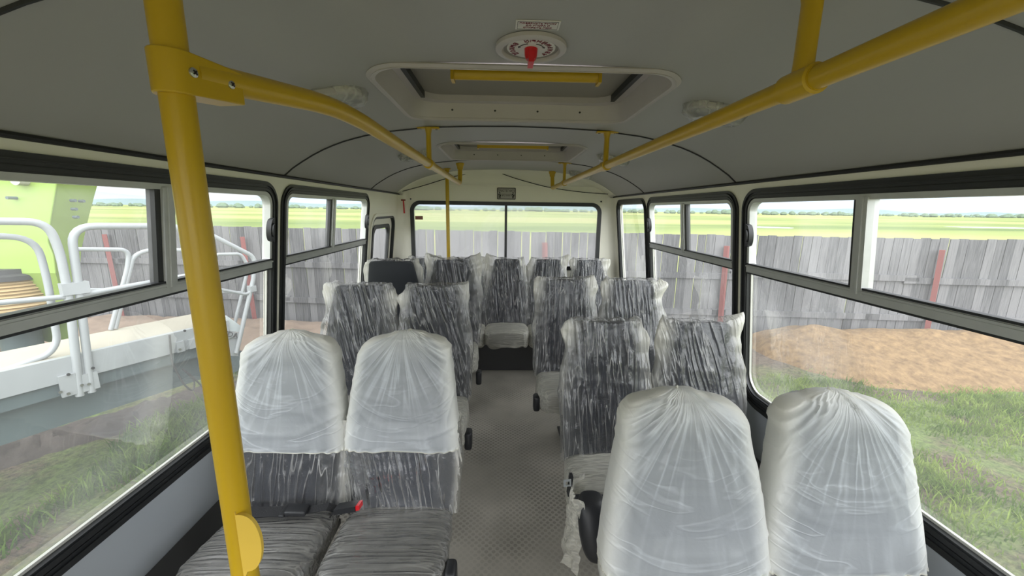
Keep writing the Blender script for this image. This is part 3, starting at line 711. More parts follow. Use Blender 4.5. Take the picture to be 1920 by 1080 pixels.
# rear pole
p2 = empty('grab_pole', (-.553, 3.70, 0)); tag(p2, 'thin-looking yellow vertical pole standing before the rear window', 'pole', 'yellow vertical poles')
MB().tube([(0, 0, .0), (0, 0, cz(.553))], .0165, 16).build('pole_tube', M_yel, p2)
MB().lathe([(.02, cz(.553)-.03), (.02, cz(.553)-.012), (.034, cz(.553)-.009), (.034, cz(.553)-.001)], n=20).build('ceiling_flange', M_yel, p2)
MB().lathe([(.034, 0), (.034, .006), (.02, .012), (.02, .03)], n=20).build('floor_flange', M_yel, p2)

# cables hanging along the rear header
def cable(pts, label):
    P = []
    for (x, y) in pts:
        d_ = 4.10; v = aty(x, y, 4.085); P.append(v)
    o = MB().tube(smoothpath(P, .12, 6), .0042, 6).build('sealing_cord', M_cord); tag(o, label, 'cord', 'loose black cords on the rear header')
cable([(931, 322), (967, 335), (1025, 351), (1085, 360), (1140, 364)], 'black cord drooping from the rear header centre to the right corner')
cable([(880, 325), (838, 334), (795, 348), (753, 359)], 'black cord drooping along the rear header to the left corner')

# sign above the rear window
p = aty(949.5, 363, 4.11)
sg = empty('seat_belt_sign', (p.x, 4.117, p.z)); tag(sg, 'small grey sign with two figures and lettering above the rear window', 'sign')
lp = rr(-.095, .095, -.058, .058, .008, 4)
MB().prism([(x, 0, z) for x, z in lp], (0, -.003, 0)).build('panel', basic('grey_sign', srgb(176, 172, 166), .5, var=.02), sg)
li = rr(-.088, .088, -.051, .051, .006, 4)
MB().ring([(x, -.0045, z) for x, z in lp], [(x, -.0045, z) for x, z in li], [(x, -.002, z) for x, z in lp], [(x, -.002, z) for x, z in li]).build('border', M_ink, sg, smooth=False)
Rx = Matrix.Rotation(pi/2, 4, 'X')
def sgt(tx, x, z, size, sx): 
    M_ = Matrix.Translation((x, -.0042, z)) @ Rx
    text_mesh('lettering', tx, size, M_ink, sg, M_, sx=sx)
sgt('ПРИСТЕГНИТЕ', 0, .026, .034, .72); sgt('РЕМНИ', 0, -.018, .032, .74)
for s_ in (-1, 1):
    g = MB(); cx = s_*.068
    g.lathe([(.0065, -.003), (.0065, -.0045)], (cx, 0, .008), 14, 'y')
    g.prism([(cx+x, -.0032, z) for x, z in ((-.014, -.003), (.014, -.003), (.014, -.026), (.009, -.026), (.009, -.046), (.002, -.046), (.002, -.028), (-.002, -.028), (-.002, -.046), (-.009, -.046), (-.009, -.026), (-.014, -.026))], (0, -.0012, 0))
    g.build('figure', M_ink, sg, smooth=False)
    g = MB(); g.obox((cx, -.0048, -.014), (.011, 0, .009), (0, .0003, 0), (.0008, 0, -.0012)); g.build('belt_stripe', M_sheet, sg, smooth=False)
# emergency hammer on the rear wall
hm = empty('emergency_hammer', (-1.045, 4.075, 1.6)); tag(hm, 'small red emergency hammer clipped beside the rear window', 'hammer')
MB().tube([(0, 0, .035), (.004, 0, -.09)], [.0065, .008], 10).build('handle', M_red, hm)
MB().tube([(-.022, 0, .040), (.020, 0, .040)], [.009, .007], 10).build('head', basic('dull_red_metal', srgb(130, 60, 50), .5), hm)
MB().box(-.012, .014, .010, .045, -.03, .0).build('bracket', M_cream, hm)

# ------------------------------------------------------------------ seats
BH = 1.05        # nominal top of backrest
def cy(z): return -.13*(BH-z)/.65
def se(t, a, b, e=.42):
    c, s_ = cos(t), sin(t)
    return (a*(abs(c)**e)*(1 if c >= 0 else -1), b*(abs(s_)**e)*(1 if s_ >= 0 else -1))
def hw(z, tw):
    t = (z-.38)/(BH-.38)
    if t < .42: return .198+.010*sin(t/.42*pi/2)
    u_ = (t-.42)/.58; return .208+(tw-.208)*u_**1.25
def loft(rows, n):
    """rows: list of (cx, cy, cz, a, b, e)"""
    vs = []
    for (x, y, z, a, b, e) in rows:
        for i in range(n):
            t = 2*pi*(i+.5)/n; u, v = se(t, a, b, e); vs.append(Vector((x+u, y+v, z)))
    fs = [(j*n+i, j*n+(i+1) % n, (j+1)*n+(i+1) % n, (j+1)*n+i) for j in range(len(rows)-1) for i in range(n)]
    return vs, fs
def closed(rows, n, name, mat, parent):
    vs, fs = loft(rows, n); fs = fs+[tuple(range(n))[::-1], tuple(range((len(rows)-1)*n, len(rows)*n))]
    return build(name, vs, fs, mat, parent, ang=50)
_cache = {}
def backrest_rows(tw, grow=0, z0=.38):
    R_ = []
    for i in range(15):
        z = z0+(BH-.03-z0)*i/14; R_.append((0, cy(z), z, hw(z, tw)+grow, .045-.012*(z-z0)/.65+grow, .42))
    for k in range(1, 6):
        t = k/5*pi/2; z = BH-.03+.03*sin(t)+grow
        R_.append((0, cy(z), z, hw(BH-.03, tw)-.03+.03*cos(t)+grow, .033-.018+.018*cos(t)+grow, .42))
    return R_
def fan(x, sc, seed): return noise.noise(Vector((x*sc, seed*3.1, 0)))
def ridged(v): return 1-abs(noise.noise(v))*2
def film_back(tw, seed, parent, mat, ears=(1, 1), zlo=.40, zhi=None):
    """crumpled clear bag over the backrest; slack pokes out at the shoulders"""
    n, J = 104, 72; vs = []; slk = []; rg = random.Random(seed)
    ea = [rg.uniform(.6, 1.25)*ears[0], rg.uniform(.6, 1.25)*ears[1]]
    for j in range(J):
        t = j/(J-1); z = zlo+(BH+.012-zlo)*min(1, t/.93)
        top = max(0, (t-.93)/.07)
        if zhi: z = zlo+(zhi-zlo)*t; top = 0
        w0 = hw(min(z, BH-.03), tw)+.006; d0 = .045-.012*(z-.38)/.65+.006
        for i in range(n):
            th = 2*pi*(i+.5)/n
            if zhi: w0 = hw(min(z, BH-.03), tw)+.012
            a, b = w0*(1-.9*top**2), d0*(1-.55*top)
            u, v = se(th, a, b, .42)
            side = 1 if u > 0 else 0; au = abs(u)/w0
            # slack at shoulders
            s1 = exp(-((z-(BH-.055-.03*sin(seed*2.1+side*2)))/(.075+.03*sin(seed*1.3+side)))**2)*ea[side]; s2 = exp(-((z-(BH-.25))/.11)**2)*ea[side]*.34
            sl = (s1*(.205-tw)*.62+s2*.045+.008)*(1-top*.6)
            wv = noise.noise(Vector((z*8, side*5+seed, 0)))+.15*noise.noise(Vector((z*22, side*5+seed, 4)))
            e_ = max(0, (au-.55)/.45)**2
            u += (1 if u > 0 else -1)*sl*e_*(1+.7*wv)
            v += e_*sl*.9*noise.noise(Vector((z*16, side*9+seed*2, 3)))
            v *= (1-.55*e_*min(1, s1))
            # folds, mostly vertical and fanning
            fx = u+.05*(z-.7)*sin(seed)+.02*noise.noise(Vector((z*4, seed, 7)))
            r_ = ridged(Vector((fx*26, z*2.6, seed*1.7)))**3*.007+ridged(Vector((fx*60+z*8, z*9, seed)))**2*.0025
            dirv = Vector((u*.25, v, 0)); dirv = dirv.normalized() if dirv.length > 1e-6 else Vector((0, 1, 0))
            p_ = Vector((u, v+cy(z), z+(.018*noise.noise(Vector((u*22, v*30, seed))) + s1*.03*e_*(wv+.3) if t > .85 else 0)))
            p_ += dirv*r_; p_.z += .030*s1*e_*ea[side]*(.6+wv) if not zhi else 0
            vs.append(p_); slk.append(min(1, max(0, (au-.72)/.28)*(.16+1.1*min(1, s1+.45*s2))) if not zhi else .9*max(0, (au-.86)/.14))
    fs = [(j*n+i, j*n+(i+1) % n, (j+1)*n+(i+1) % n, (j+1)*n+i) for j in range(J-1) for i in range(n)]
    if not zhi: fs.append(tuple(range((J-1)*n, J*n)))
    o = build('plastic_cover', vs, fs, mat, parent, ang=80)
    at = o.data.attributes.new('slack', 'FLOAT', 'POINT'); at.data.foreach_set('value', slk)
    return o
def bag(seed, parent, zlo, wl, wt, knot_x=0):
    n, J = 132, 84; vs = []; slk = []
    ZK = BH+.035
    for j in range(J):
        t = j/(J-1)
        T = .72
        if t < T:
            q = t/T; z = zlo+(BH-.085-zlo)*q; a = wl+(wt-wl)*q**1.4; b = .062-.006*q
        else:
            q = (t-T)/(1-T); ph = q*pi/2
            z = BH-.085+.105*sin(ph)**.85+.018*max(0, (q-.86)/.14); a = wt*(max(0, cos(ph))**.62)+.012*q; b = .056*(max(0, cos(ph))**.6)+.008*q
        cx = knot_x*max(0, (t-T)/(1-T))
        for i in range(n):
            th = 2*pi*(i+.5)/n; e_ = .42+.4*max(0, (t-T)/(1-T)); u, v = se(th, a, b, e_)
            x = cx+u; dxk = x-knot_x; dzk = ZK-z; dist = sqrt(dxk*dxk+dzk*dzk); phi = atan2(dxk, max(dzk, -.02)+.03)+.35*noise.noise(Vector((dist*5, dxk*4, seed*1.3)))*min(1, dist*5)
            fall = exp(-dist/.16)
            r_ = (ridged(Vector((phi*5.5, dist*2.2, seed*2.3)))**2*.014+ridged(Vector((phi*12, dist*4, seed+5)))**2*.006)*fall*min(1, dist/.05)
            r_ += ridged(Vector((phi*5+dist*1.5, dist*3, seed*1.1)))**5*.003*min(1, dist/.2)
            arc = dist+.05*noise.noise(Vector((phi*1.5, seed, 0)))
            r_ += ridged(Vector((arc*8, phi*.6, seed*3)))**8*.004*min(1, max(0, dist-.2)/.15)
            y = v+cy(min(z, BH))
            if t < .02: y += .004*sin(i*.9)
            dirv = Vector((u*.3, v, 0)); dirv = dirv.normalized() if dirv.length > 1e-6 else Vector((0, 1, 0))
            zz = z+(.012*noise.noise(Vector((u*9, v*6, seed))) if t < .03 else 0)
            ws = 1+.025*noise.noise(Vector((z*3.5, (1 if u > 0 else -1)+seed, 0)))
            vs.append(Vector((cx+u*ws, y, zz))+dirv*r_)
            slk.append(min(1, .75*max(0, (abs(u)/max(a, .02)-.72)/.28)+.7*max(0, (t-T)/(1-T)-.05)+(.15 if t < .02 else 0)))  # sides and gathered top marked paler, painting in light through the bag
    fs = [(j*n+i, j*n+(i+1) % n, (j+1)*n+(i+1) % n, (j+1)*n+i) for j in range(J-1) for i in range(n)]
    fs.append(tuple(range((J-1)*n, J*n)))
    o = build('plastic_bag', vs, fs, M_bag, parent, ang=80)
    at = o.data.attributes.new('slack', 'FLOAT', 'POINT'); at.data.foreach_set('value', slk)
    # welded hem
    g = MB(); g.tube([vs[i]+Vector((0, 0, .001)) for i in list(range(n))+[0]], .0016, 5); g.build('bag_hem', M_creamf, parent)
    # gathered knot
    g = MB(); c = Vector((knot_x, cy(BH), BH+.016))
    g.tube([c+Vector((0, 0, 0)), c+Vector((.002, 0, .010)), c+Vector((.008, -.003, .016))], [.014, .010, .015], 10); g.build('bag_knot', M_creamf, parent)
    return o
def cushion_z(x, y):  # y from -.50 (front) .. -.10
    return .445-.03*(y+.50)/.4
def cushion_rows(grow=0, y0=-.50, y1=-.09):
    """loft along y: returned as verts with vertical cross sections"""
    return [(y0+(y1-y0)*i/22) for i in range(23)]
def cushion_mesh(name, mat, parent, grow=0, wr=0, seed=0, y0=-.50, y1=-.085, open_=False, n=48, J=26, drop=.10):
    vs = []
    for j in range(J):
        t = j/(J-1); y = y0+(y1-y0)*t
        # plan outline rounded, narrower at the back
        edge = 1-(abs(2*t-1))**5*.30
        a = (.207-.016*t)*edge+grow
        hgt = (.105*(1-(abs(2*t-1))**8*.45))/2+grow
        zc = cushion_z(0, y)-.052
        for i in range(n):
            th = 2*pi*(i+.5)/n; u, v = se(th, a, hgt, .5)
            dz = 0
            if wr:
                r_ = ridged(Vector((y*26+.5*u, u*3, seed*1.9)))**3*.006*wr+ridged(Vector((y*60, u*12, seed)))**2*.002*wr
                dz = r_ if v > 0 else -r_
                if v < 0: u *= 1+.05*noise.noise(Vector((y*12, v*9, seed)))
                if v < 0 and wr > 1: dz -= drop*(.25+.5*abs(noise.noise(Vector((u*8, y*8, seed)))))*(1 if t < .9 else 0)
            vs.append(Vector((u, y-(grow if t < .01 else 0), zc+v+dz)))
    fs = [(j*n+i, j*n+(i+1) % n, (j+1)*n+(i+1) % n, (j+1)*n+i) for j in range(J-1) for i in range(n)]
    if not open_: fs += [tuple(range(n))[::-1], tuple(range((J-1)*n, J*n))]
    return build(name, vs, fs, mat, parent, ang=60)
ns = [0]
def seat(x, y, zt, label, tw=.148, style='film', ears=(1, 1), rz=0, wall_side=0, cush='clear', cap=None, group='rows of bus seats wrapped in plastic', knot=0, bagz=.645, wl=.222):
    ns[0] += 1; sd = ns[0]
    dz = zt-BH
    r = empty('bus_seat', (x, y, 0), rz); tag(r, label, 'bus seat', group)
    def up(o): o.location.z = dz; return o
    key = ('b', tw)
    if key not in _cache:
        o = closed(backrest_rows(tw), 56, 'backrest', M_fab, r); _cache[key] = o.data
    else:
        o = bpy.data.objects.new('backrest', _cache[key]); C.objects.link(o); o.parent = r
    up(o)
    if 's' not in _cache or tw not in _cache['s']:
        rows = [(a_, b_+.020, c_-.004, d_*.985, e_*.75, f_) for a_, b_, c_, d_, e_, f_ in backrest_rows(tw)]
        o = closed(rows, 40, 'back_shell', M_blk2, r); _cache.setdefault('s', {})[tw] = o.data
    else:
        o = bpy.data.objects.new('back_shell', _cache['s'][tw]); C.objects.link(o); o.parent = r
    up(o)
    if 'c' not in _cache:
        o = cushion_mesh('seat_cushion', M_fab, r); _cache['c'] = o.data
    else:
        o = bpy.data.objects.new('seat_cushion', _cache['c']); C.objects.link(o); o.parent = r
    up(o)
    # metal frame and legs
    g = MB(); g.box(-.19, .19, -.46, -.13, .325+dz, .350+dz, .004); g.box(-.17, -.14, -.120, -.085, .33+dz, .50+dz); g.box(.14, .17, -.120, -.085, .33+dz, .50+dz)
    g.build('seat_frame', M_blk, r, ang=30)
    wsd = (1 if x > 0 else -1)*(-1 if rz else 1)
    for s_ in ((-.01, .15) if y < 3.5 else ()):
        xx = s_*wsd; g = MB(); g.prism([(xx, -.34, .0), (xx, -.12, 0), (xx, -.16, .33+dz), (xx, -.30, .33+dz)], (.012, 0, 0)); g.box(xx-.02, xx+.03, -.36, -.09, 0, .008)
        g.build('leg', M_blk, r)
    if style == 'film': up(film_back(tw, sd, r, M_film, ears))
    elif style == 'bag':
        lowf = film_back(tw+.02, sd, r, M_film, (.1, .1), zhi=bagz+.10); up(lowf)
        k_ = bag(sd, r, bagz, wl, .182, knot)
        for o in r.children:
            if o.name.startswith(('bag_', 'plastic_bag')): up(o)
    if cush == 'clear': up(cushion_mesh('cushion_wrap', M_filmc, r, .006, 1, sd, open_=False))
    elif cush == 'milky': up(cushion_mesh('cushion_wrap', M_creamf, r, .012, 1.6, sd, open_=False, drop=.12))
    elif cush == 'torn': up(cushion_mesh('cushion_wrap', M_creamf, r, .014, 1.8, sd, y0=-.44, open_=True, drop=.12))
    if cap:
        cx, cyy, czz, sx, sy, sz = cap
        g = MB().box(cx-sx, cx+sx, cyy-sy, cyy+sy, czz-sz, czz+sz, min(sx, sy, sz)*.7); g.build('side_cap', M_blk, r, ang=60)
    return r
AC = (.222, -.42, .37, .020, .035, .050)
# left side, from the front
a1 = seat(-.880, 1.50, 1.048, 'front left window seat under a knotted milky bag, belt across its cushion', style='bag', cush='clear', knot=.0)
a2 = seat(-.440, 1.50, 1.050, 'front left aisle seat under a knotted milky bag, red buckle beside its cushion', style='bag', cush='clear', knot=.02, cap=AC)
b1 = seat(-.885, 2.30, 1.108, 'second-row left window seat, loose film sticking out towards the window', ears=(1.7, 1.3), cush='milky')
b2 = seat(-.447, 2.30, 1.108, 'second-row left aisle seat in wrinkled clear film', ears=(1.3, 1.2), cush='milky', cap=AC)
c2 = seat(-.435, 3.08, 1.168, 'third-row left aisle seat in clear film, beside the bare black shell', ears=(1.4, 1.3), cush='milky', cap=AC)
# rear-facing seat shows its black shell
d1 = seat(-.850, 2.88, 1.180, 'rear-facing left seat showing its bare black back shell', tw=.150, ears=(.8, .9), rz=pi, cush='clear')
rows = [(a_, b_+.050, c_+.004, d_*1.01+.004, .012, f_) for a_, b_, c_, d_, e_, f_ in backrest_rows(.150)]
qq = closed(rows, 48, 'back_panel', M_blk2, d1); qq.location.z = 1.180-BH
# right side
r11 = seat(.460, 1.02, 1.035, 'front right aisle seat under a long milky bag', style='bag', cush='clear', knot=-.02, bagz=.600, wl=.236)
r12 = seat(.912, 1.02, 1.030, 'front right window seat under a knotted milky bag, nearest the grass window', style='bag', cush='clear', knot=-.03, bagz=.605, wl=.232)
r21 = seat(.458, 1.85, 1.022, 'second-row right aisle seat, cushion nose bare through torn film', ears=(1.3, .9), cush='torn')
# the bare dark nose of that cushion, and the torn film hanging round it
rows = []
for i in range(17):
    t = -pi/2+pi*i/16; q_ = sin(t); rows.append((-.138-.010*q_, -.515+.040*q_, .330+.108*q_, .010+.056*max(0, cos(t))**.5, .008+.050*max(0, cos(t))**.5, .75))
closed(rows, 40, 'cushion_nose', M_blk, r21)
vs = []; fs = []
for i in range(31):
    for j in range(25):
        u_ = i/30; v_ = j/24; a_ = 1.9+u_*2.1; rr_ = .105+.02*noise.noise(Vector((u_*7, v_*5, 1)))+.012*ridged(Vector((u_*9, v_*6, 4)))+.025*v_
        low = .12+.05*noise.noise(Vector((u_*6, 3, 3)))
        vs.append((-.110+rr_*cos(a_), -.46+rr_*1.1*sin(a_)*(.7 if sin(a_) < 0 else 1), .44-(.44-low)*v_))
for i in range(30):
    for j in range(24): q_ = i*25+j; fs.append((q_, q_+25, q_+26, q_+1))
build('torn_film', vs, fs, M_creamf, r21, ang=80)
r22 = seat(.930, 1.85, 1.022, 'second-row right window seat, bag torn open along its top', ears=(1.3, 1.2), cush='milky')
r31 = seat(.392, 2.70, 1.080, 'third-row right aisle seat in creased film with flared corners', ears=(1.5, 1.4), cush='milky', cap=(-.222, -.42, .37, .020, .035, .050))
r32 = seat(.862, 2.70, 1.080, 'third-row right window seat, pale loose film blowing to the window', ears=(1.4, 2.0), cush='milky')
# bench row at the very back
G5 = 'five single seats along the rear wall'
for i, (x, lb_) in enumerate(((-.832, 'leftmost rear-wall seat, behind the black shell'), (-.410, 'rear-wall seat left of the centre one, half hidden by the aisle seat'), (.003, 'centre rear-wall seat facing the aisle, torn film on its cushion'),
        (.412, 'rear-wall seat right of the centre one'), (.825, 'rightmost rear-wall seat in the corner'))):
    seat(x, 3.90, 1.075, lb_, tw=.122, ears=(1.1, 1.1), cush='milky', group=G5)

# bits of torn film below the centre rear cushion
# seat belt on the front left window seat
def strap(pts, wv, th, mb):
    pts = [Vector(p) for p in pts]; n0 = len(mb.v)
    for i, p in enumerate(pts):
        for a_, b_ in ((-1, -1), (1, -1), (1, 1), (-1, 1)):
            mb.v.append(p+Vector(wv)*a_+Vector((0, -.2, 1)).normalized()*th*b_)
    for i in range(len(pts)-1):
        for k_ in range(4):
            q = n0+i*4; mb.f.append((q+k_, q+(k_+1) % 4, q+4+(k_+1) % 4, q+4+k_))
    mb.f.append(tuple(n0+k_ for k_ in range(4))); q = n0+(len(pts)-1)*4; mb.f.append(tuple(q+k_ for k_ in range(4)))
bl = empty('seat_belt', (-.87, 1.295, .455)); tag(bl, 'black lap belt lying across the front left window seat cushion', 'seat belt', 'black lap belts')
g = MB(); strap([(-.21, .02, -.03), (-.17, -.01, -.002), (-.08, -.02, .004), (.02, -.02, .006), (.045, -.02, .006)], (0, .021, .004), .0012, g); strap([(.10, -.015, .006), (.17, .0, .008), (.215, .02, -.03)], (0, .014, .004), .0012, g); g.build('webbing', M_belt, bl)
MB().box(.028, .105, -.042, .006, .000, .020, .006).build('buckle', M_blk, bl)
MB().box(.012, .032, -.048, .012, .002, .012, .003).build('adjuster', M_blk, bl)
bk = empty('belt_buckle', (-.625, 1.285, .455)); tag(bk, 'black belt buckle with bright red button between the front left seats', 'belt buckle')
g = MB(); g.obox((0, 0, .012), Vector((.042, -.006, .012)), Vector((.004, .018, 0)), Vector((0, 0, .011))); g.build('housing', M_blk, bk, ang=30)
g = MB(); g.obox((.045, -.008, .026), Vector((.010, -.002, .004)), Vector((.002, .014, 0)), Vector((0, 0, .010))); g.build('red_button', M_red, bk)
strap_ = MB(); strap([(-.04, .0, .004), (-.07, .02, -.03), (-.075, .04, -.09)], (0, .016, 0), .0015, strap_); strap_.build('webbing', M_belt, bk)
# belt tongue hanging at the second-row right aisle seat
bt = empty('belt_tongue', (.235, 1.44, .455)); tag(bt, 'silver belt tongue on black strap hanging at the aisle, right side', 'seat belt', 'black lap belts')
g = MB(); g.obox((0, 0, -.02), (.006, 0, 0), (0, .016, 0), (.004, 0, .045)); g.build('webbing', M_belt, bt)
g = MB(); lp1 = [(-.020, .016), (.012, .020), (.014, -.012), (-.018, -.016)]; lp2 = [(a_*.5, b_*.5) for a_, b_ in lp1]
g.ring([(a_-.012, -.020, b_) for a_, b_ in lp1], [(a_-.012, -.020, b_) for a_, b_ in lp2], [(a_-.012, -.016, b_) for a_, b_ in lp1], [(a_-.012, -.016, b_) for a_, b_ in lp2]); g.build('tongue', M_white, bt, smooth=False)
# buckle dropped by the rear seats
q = atz(983, 684, .02)
db = empty('dropped_buckle', (q.x+.03, q.y, .0)); tag(db, 'small buckle with pink red button lying on the floor near the rear seats', 'belt buckle')
MB().box(-.03, .05, -.02, .025, .0, .035, .008).build('housing', M_blk, db)
MB().box(-.045, -.028, -.015, .015, .008, .032, .005).build('red_button', basic('pink_red_plastic', srgb(220, 90, 110), .35), db)

# ------------------------------------------------------------------ outdoors
GZ = -.80
def gmat():
    m, t = newmat('yard_ground'); L = t.links.new
    tc = N(t, 'ShaderNodeTexCoord'); sp = N(t, 'ShaderNodeSeparateXYZ'); L(tc.outputs['Object'], sp.inputs[0])
    n1 = N(t, 'ShaderNodeTexNoise', i_Scale=1.1, i_Detail=7.0, i_Roughness=.62); L(tc.outputs['Object'], n1.inputs[0])
    n2 = N(t, 'ShaderNodeTexNoise', i_Scale=22.0, i_Detail=7.0, i_Roughness=.7); L(tc.outputs['Object'], n2.inputs[0])
    soil = N(t, 'ShaderNodeValToRGB'); e = soil.color_ramp.elements; e[0].position = .3; e[0].color = srgb(44, 38, 34); e[1].position = .72; e[1].color = srgb(126, 108, 90); L(n2.outputs[0], soil.inputs[0])
    gr = N(t, 'ShaderNodeValToRGB'); e = gr.color_ramp.elements; e[0].position = .3; e[0].color = srgb(64, 80, 38); e[1].position = .7; e[1].color = srgb(122, 140, 74); L(n2.outputs[0], gr.inputs[0])
    mr = N(t, 'ShaderNodeMapRange'); mr.inputs['From Min'].default_value = .40; mr.inputs['From Max'].default_value = .56; L(n1.outputs[0], mr.inputs[0])
    # beyond y ~5.6 it is bare earth along the fence
    my = N(t, 'ShaderNodeMapRange'); my.inputs['From Min'].default_value = 6.0; my.inputs['From Max'].default_value = 4.9; L(sp.outputs[1], my.inputs[0])
    mm = N(t, 'ShaderNodeMath', operation='MULTIPLY'); L(mr.outputs[0], mm.inputs[0]); L(my.outputs[0], mm.inputs[1])
    mx = N(t, 'ShaderNodeMix', data_type='RGBA'); L(mm.outputs[0], mx.inputs['Factor']); L(soil.outputs[0], mx.inputs['A']); L(gr.outputs[0], mx.inputs['B'])
    p_ = N(t, 'ShaderNodeBsdfPrincipled', i_Roughness=.95); L(mx.outputs['Result'], p_.inputs['Base Color'])
    b = N(t, 'ShaderNodeBump', i_Strength=.9, i_Distance=.05); L(n2.outputs[0], b.inputs['Height']); L(b.outputs[0], p_.inputs['Normal'])
    o = N(t, 'ShaderNodeOutputMaterial'); L(p_.outputs[0], o.inputs[0]); return m
M_ground = gmat()
def gz(x, y):
    h = GZ+.035*noise.noise(Vector((x*.9, y*.9, 1)))+.02*noise.noise(Vector((x*3.1, y*3.1, 2)))
    # muddy ruts on the left
    if x < -1.6: h += .05*noise.noise(Vector((x*2.2+y*.8, y*.7, 5)))*min(1, (-x-1.6))
    return h
nx, ny = 170, 110; vs = []; X0, X1, YA, YB = -14, 15, -5, 8.9
for j in range(ny+1):
    for i in range(nx+1):
        x = X0+(X1-X0)*i/nx; y = YA+(YB-YA)*j/ny; vs.append((x, y, gz(x, y)))
fs = [(j*(nx+1)+i, j*(nx+1)+i+1, (j+1)*(nx+1)+i+1, (j+1)*(nx+1)+i) for j in range(ny) for i in range(nx)]
yard = build('yard_ground', vs, fs, M_ground); tag(yard, kind='structure')
# plain beyond the fence
def fieldmat():
    m, t = newmat('meadow_plain'); L = t.links.new
    tc = N(t, 'ShaderNodeTexCoord'); mp = N(t, 'ShaderNodeMapping'); mp.inputs['Scale'].default_value = (.006, .022, 1); L(tc.outputs['Object'], mp.inputs[0])
    n1 = N(t, 'ShaderNodeTexNoise', i_Scale=1.0, i_Detail=6.0, i_Distortion=.8); L(mp.outputs[0], n1.inputs[0])
    rp = N(t, 'ShaderNodeValToRGB'); e = rp.color_ramp.elements; e[0].position = .30; e[0].color = srgb(92, 110, 68); e[1].position = .72; e[1].color = srgb(142, 132, 100)
    q_ = rp.color_ramp.elements.new(.48); q_.color = srgb(132, 142, 88); q_ = rp.color_ramp.elements.new(.58); q_.color = srgb(146, 148, 100)
    L(n1.outputs[0], rp.inputs[0])
    p_ = N(t, 'ShaderNodeBsdfDiffuse'); L(rp.outputs[0], p_.inputs[0]); o = N(t, 'ShaderNodeOutputMaterial'); L(p_.outputs[0], o.inputs[0]); return m
M_field = fieldmat()
o = build('meadow_plain', [(-6000, 8.8, GZ-.05), (6000, 8.8, GZ-.05), (6000, 7000, GZ-.05), (-6000, 7000, GZ-.05), (-6000, -60, GZ-.10), (6000, -60, GZ-.10), (6000, 8.8, GZ-.10), (-6000, 8.8, GZ-.10)], [(0, 1, 2, 3), (4, 5, 6, 7)], M_field, smooth=False); tag(o, kind='structure')
# ponds
M_pond = basic('pale_pond_water', srgb(190, 190, 190), .12, spec=.8)
def blob(px, py, rx, ry, label):
    c = atz(px, py, GZ-.04); P = []
    for i in range(30):
        t = 2*pi*i/30; k_ = 1+.25*noise.noise(Vector((cos(t)*1.5, sin(t)*1.5, px))); P.append((c.x+rx*k_*cos(t), c.y+ry*k_*sin(t), GZ-.045))
    o = MB().prism(P, (0, 0, .012)).build('pond', M_pond, smooth=False); tag(o, label, 'pond', 'pale ponds on the plain')
blob(1875, 427, 10, 5, 'pale pond far out on the meadow at the right edge of the photo')
blob(1432, 426, 4.2, 4, 'small pale pond seen beside the right window latch')
# hills
def hills(Y, xs, hf, name, mat, label):
    vs = []; n_ = 160
    for i in range(n_+1):
        x = -xs+2*xs*i/n_; h = hf(x)
        vs += [(x, Y-400, GZ-.3), (x, Y-150, GZ+h*.55), (x, Y, GZ+h), (x, Y+900, GZ-.3)]
    fs = [(i*4+k_, i*4+4+k_, i*4+5+k_, i*4+1+k_) for i in range(n_) for k_ in range(3)]
    o = build(name, vs, fs, mat); tag(o, kind='structure'); return o
M_h1 = basic('haze_tinted_hills', srgb(132, 144, 158), .95, var=.06, vscale=.01)  # pale blue of aerial haze painted into the hills' base colour
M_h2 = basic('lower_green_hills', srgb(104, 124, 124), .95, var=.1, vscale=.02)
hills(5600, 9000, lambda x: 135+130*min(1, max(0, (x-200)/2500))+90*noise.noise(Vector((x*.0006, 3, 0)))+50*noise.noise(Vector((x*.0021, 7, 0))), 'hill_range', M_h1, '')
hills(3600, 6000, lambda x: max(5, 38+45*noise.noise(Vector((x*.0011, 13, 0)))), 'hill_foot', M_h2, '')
# tree line on the horizon
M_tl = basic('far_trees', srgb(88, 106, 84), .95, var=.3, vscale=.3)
mb = MB(); rg = random.Random(3)
for i in range(520):
    x = rg.uniform(-900, 900); y = rg.uniform(520, 760); h = rg.uniform(2, 6)*(1+.6*noise.noise(Vector((x*.01, 0, 0))))
    c = Vector((x, y, GZ)); r_ = h*rg.uniform(.5, 1.2)
    mb.tube([c, c+Vector((0, 0, h*.3)), c+Vector((0, 0, h*.75)), c+Vector((0, 0, h))], [r_*.7, r_, r_*.75, r_*.2], 6)
o = mb.build('tree_line', M_tl); tag(o, 'thin line of small dark green trees along the far horizon', 'trees', kind='stuff')

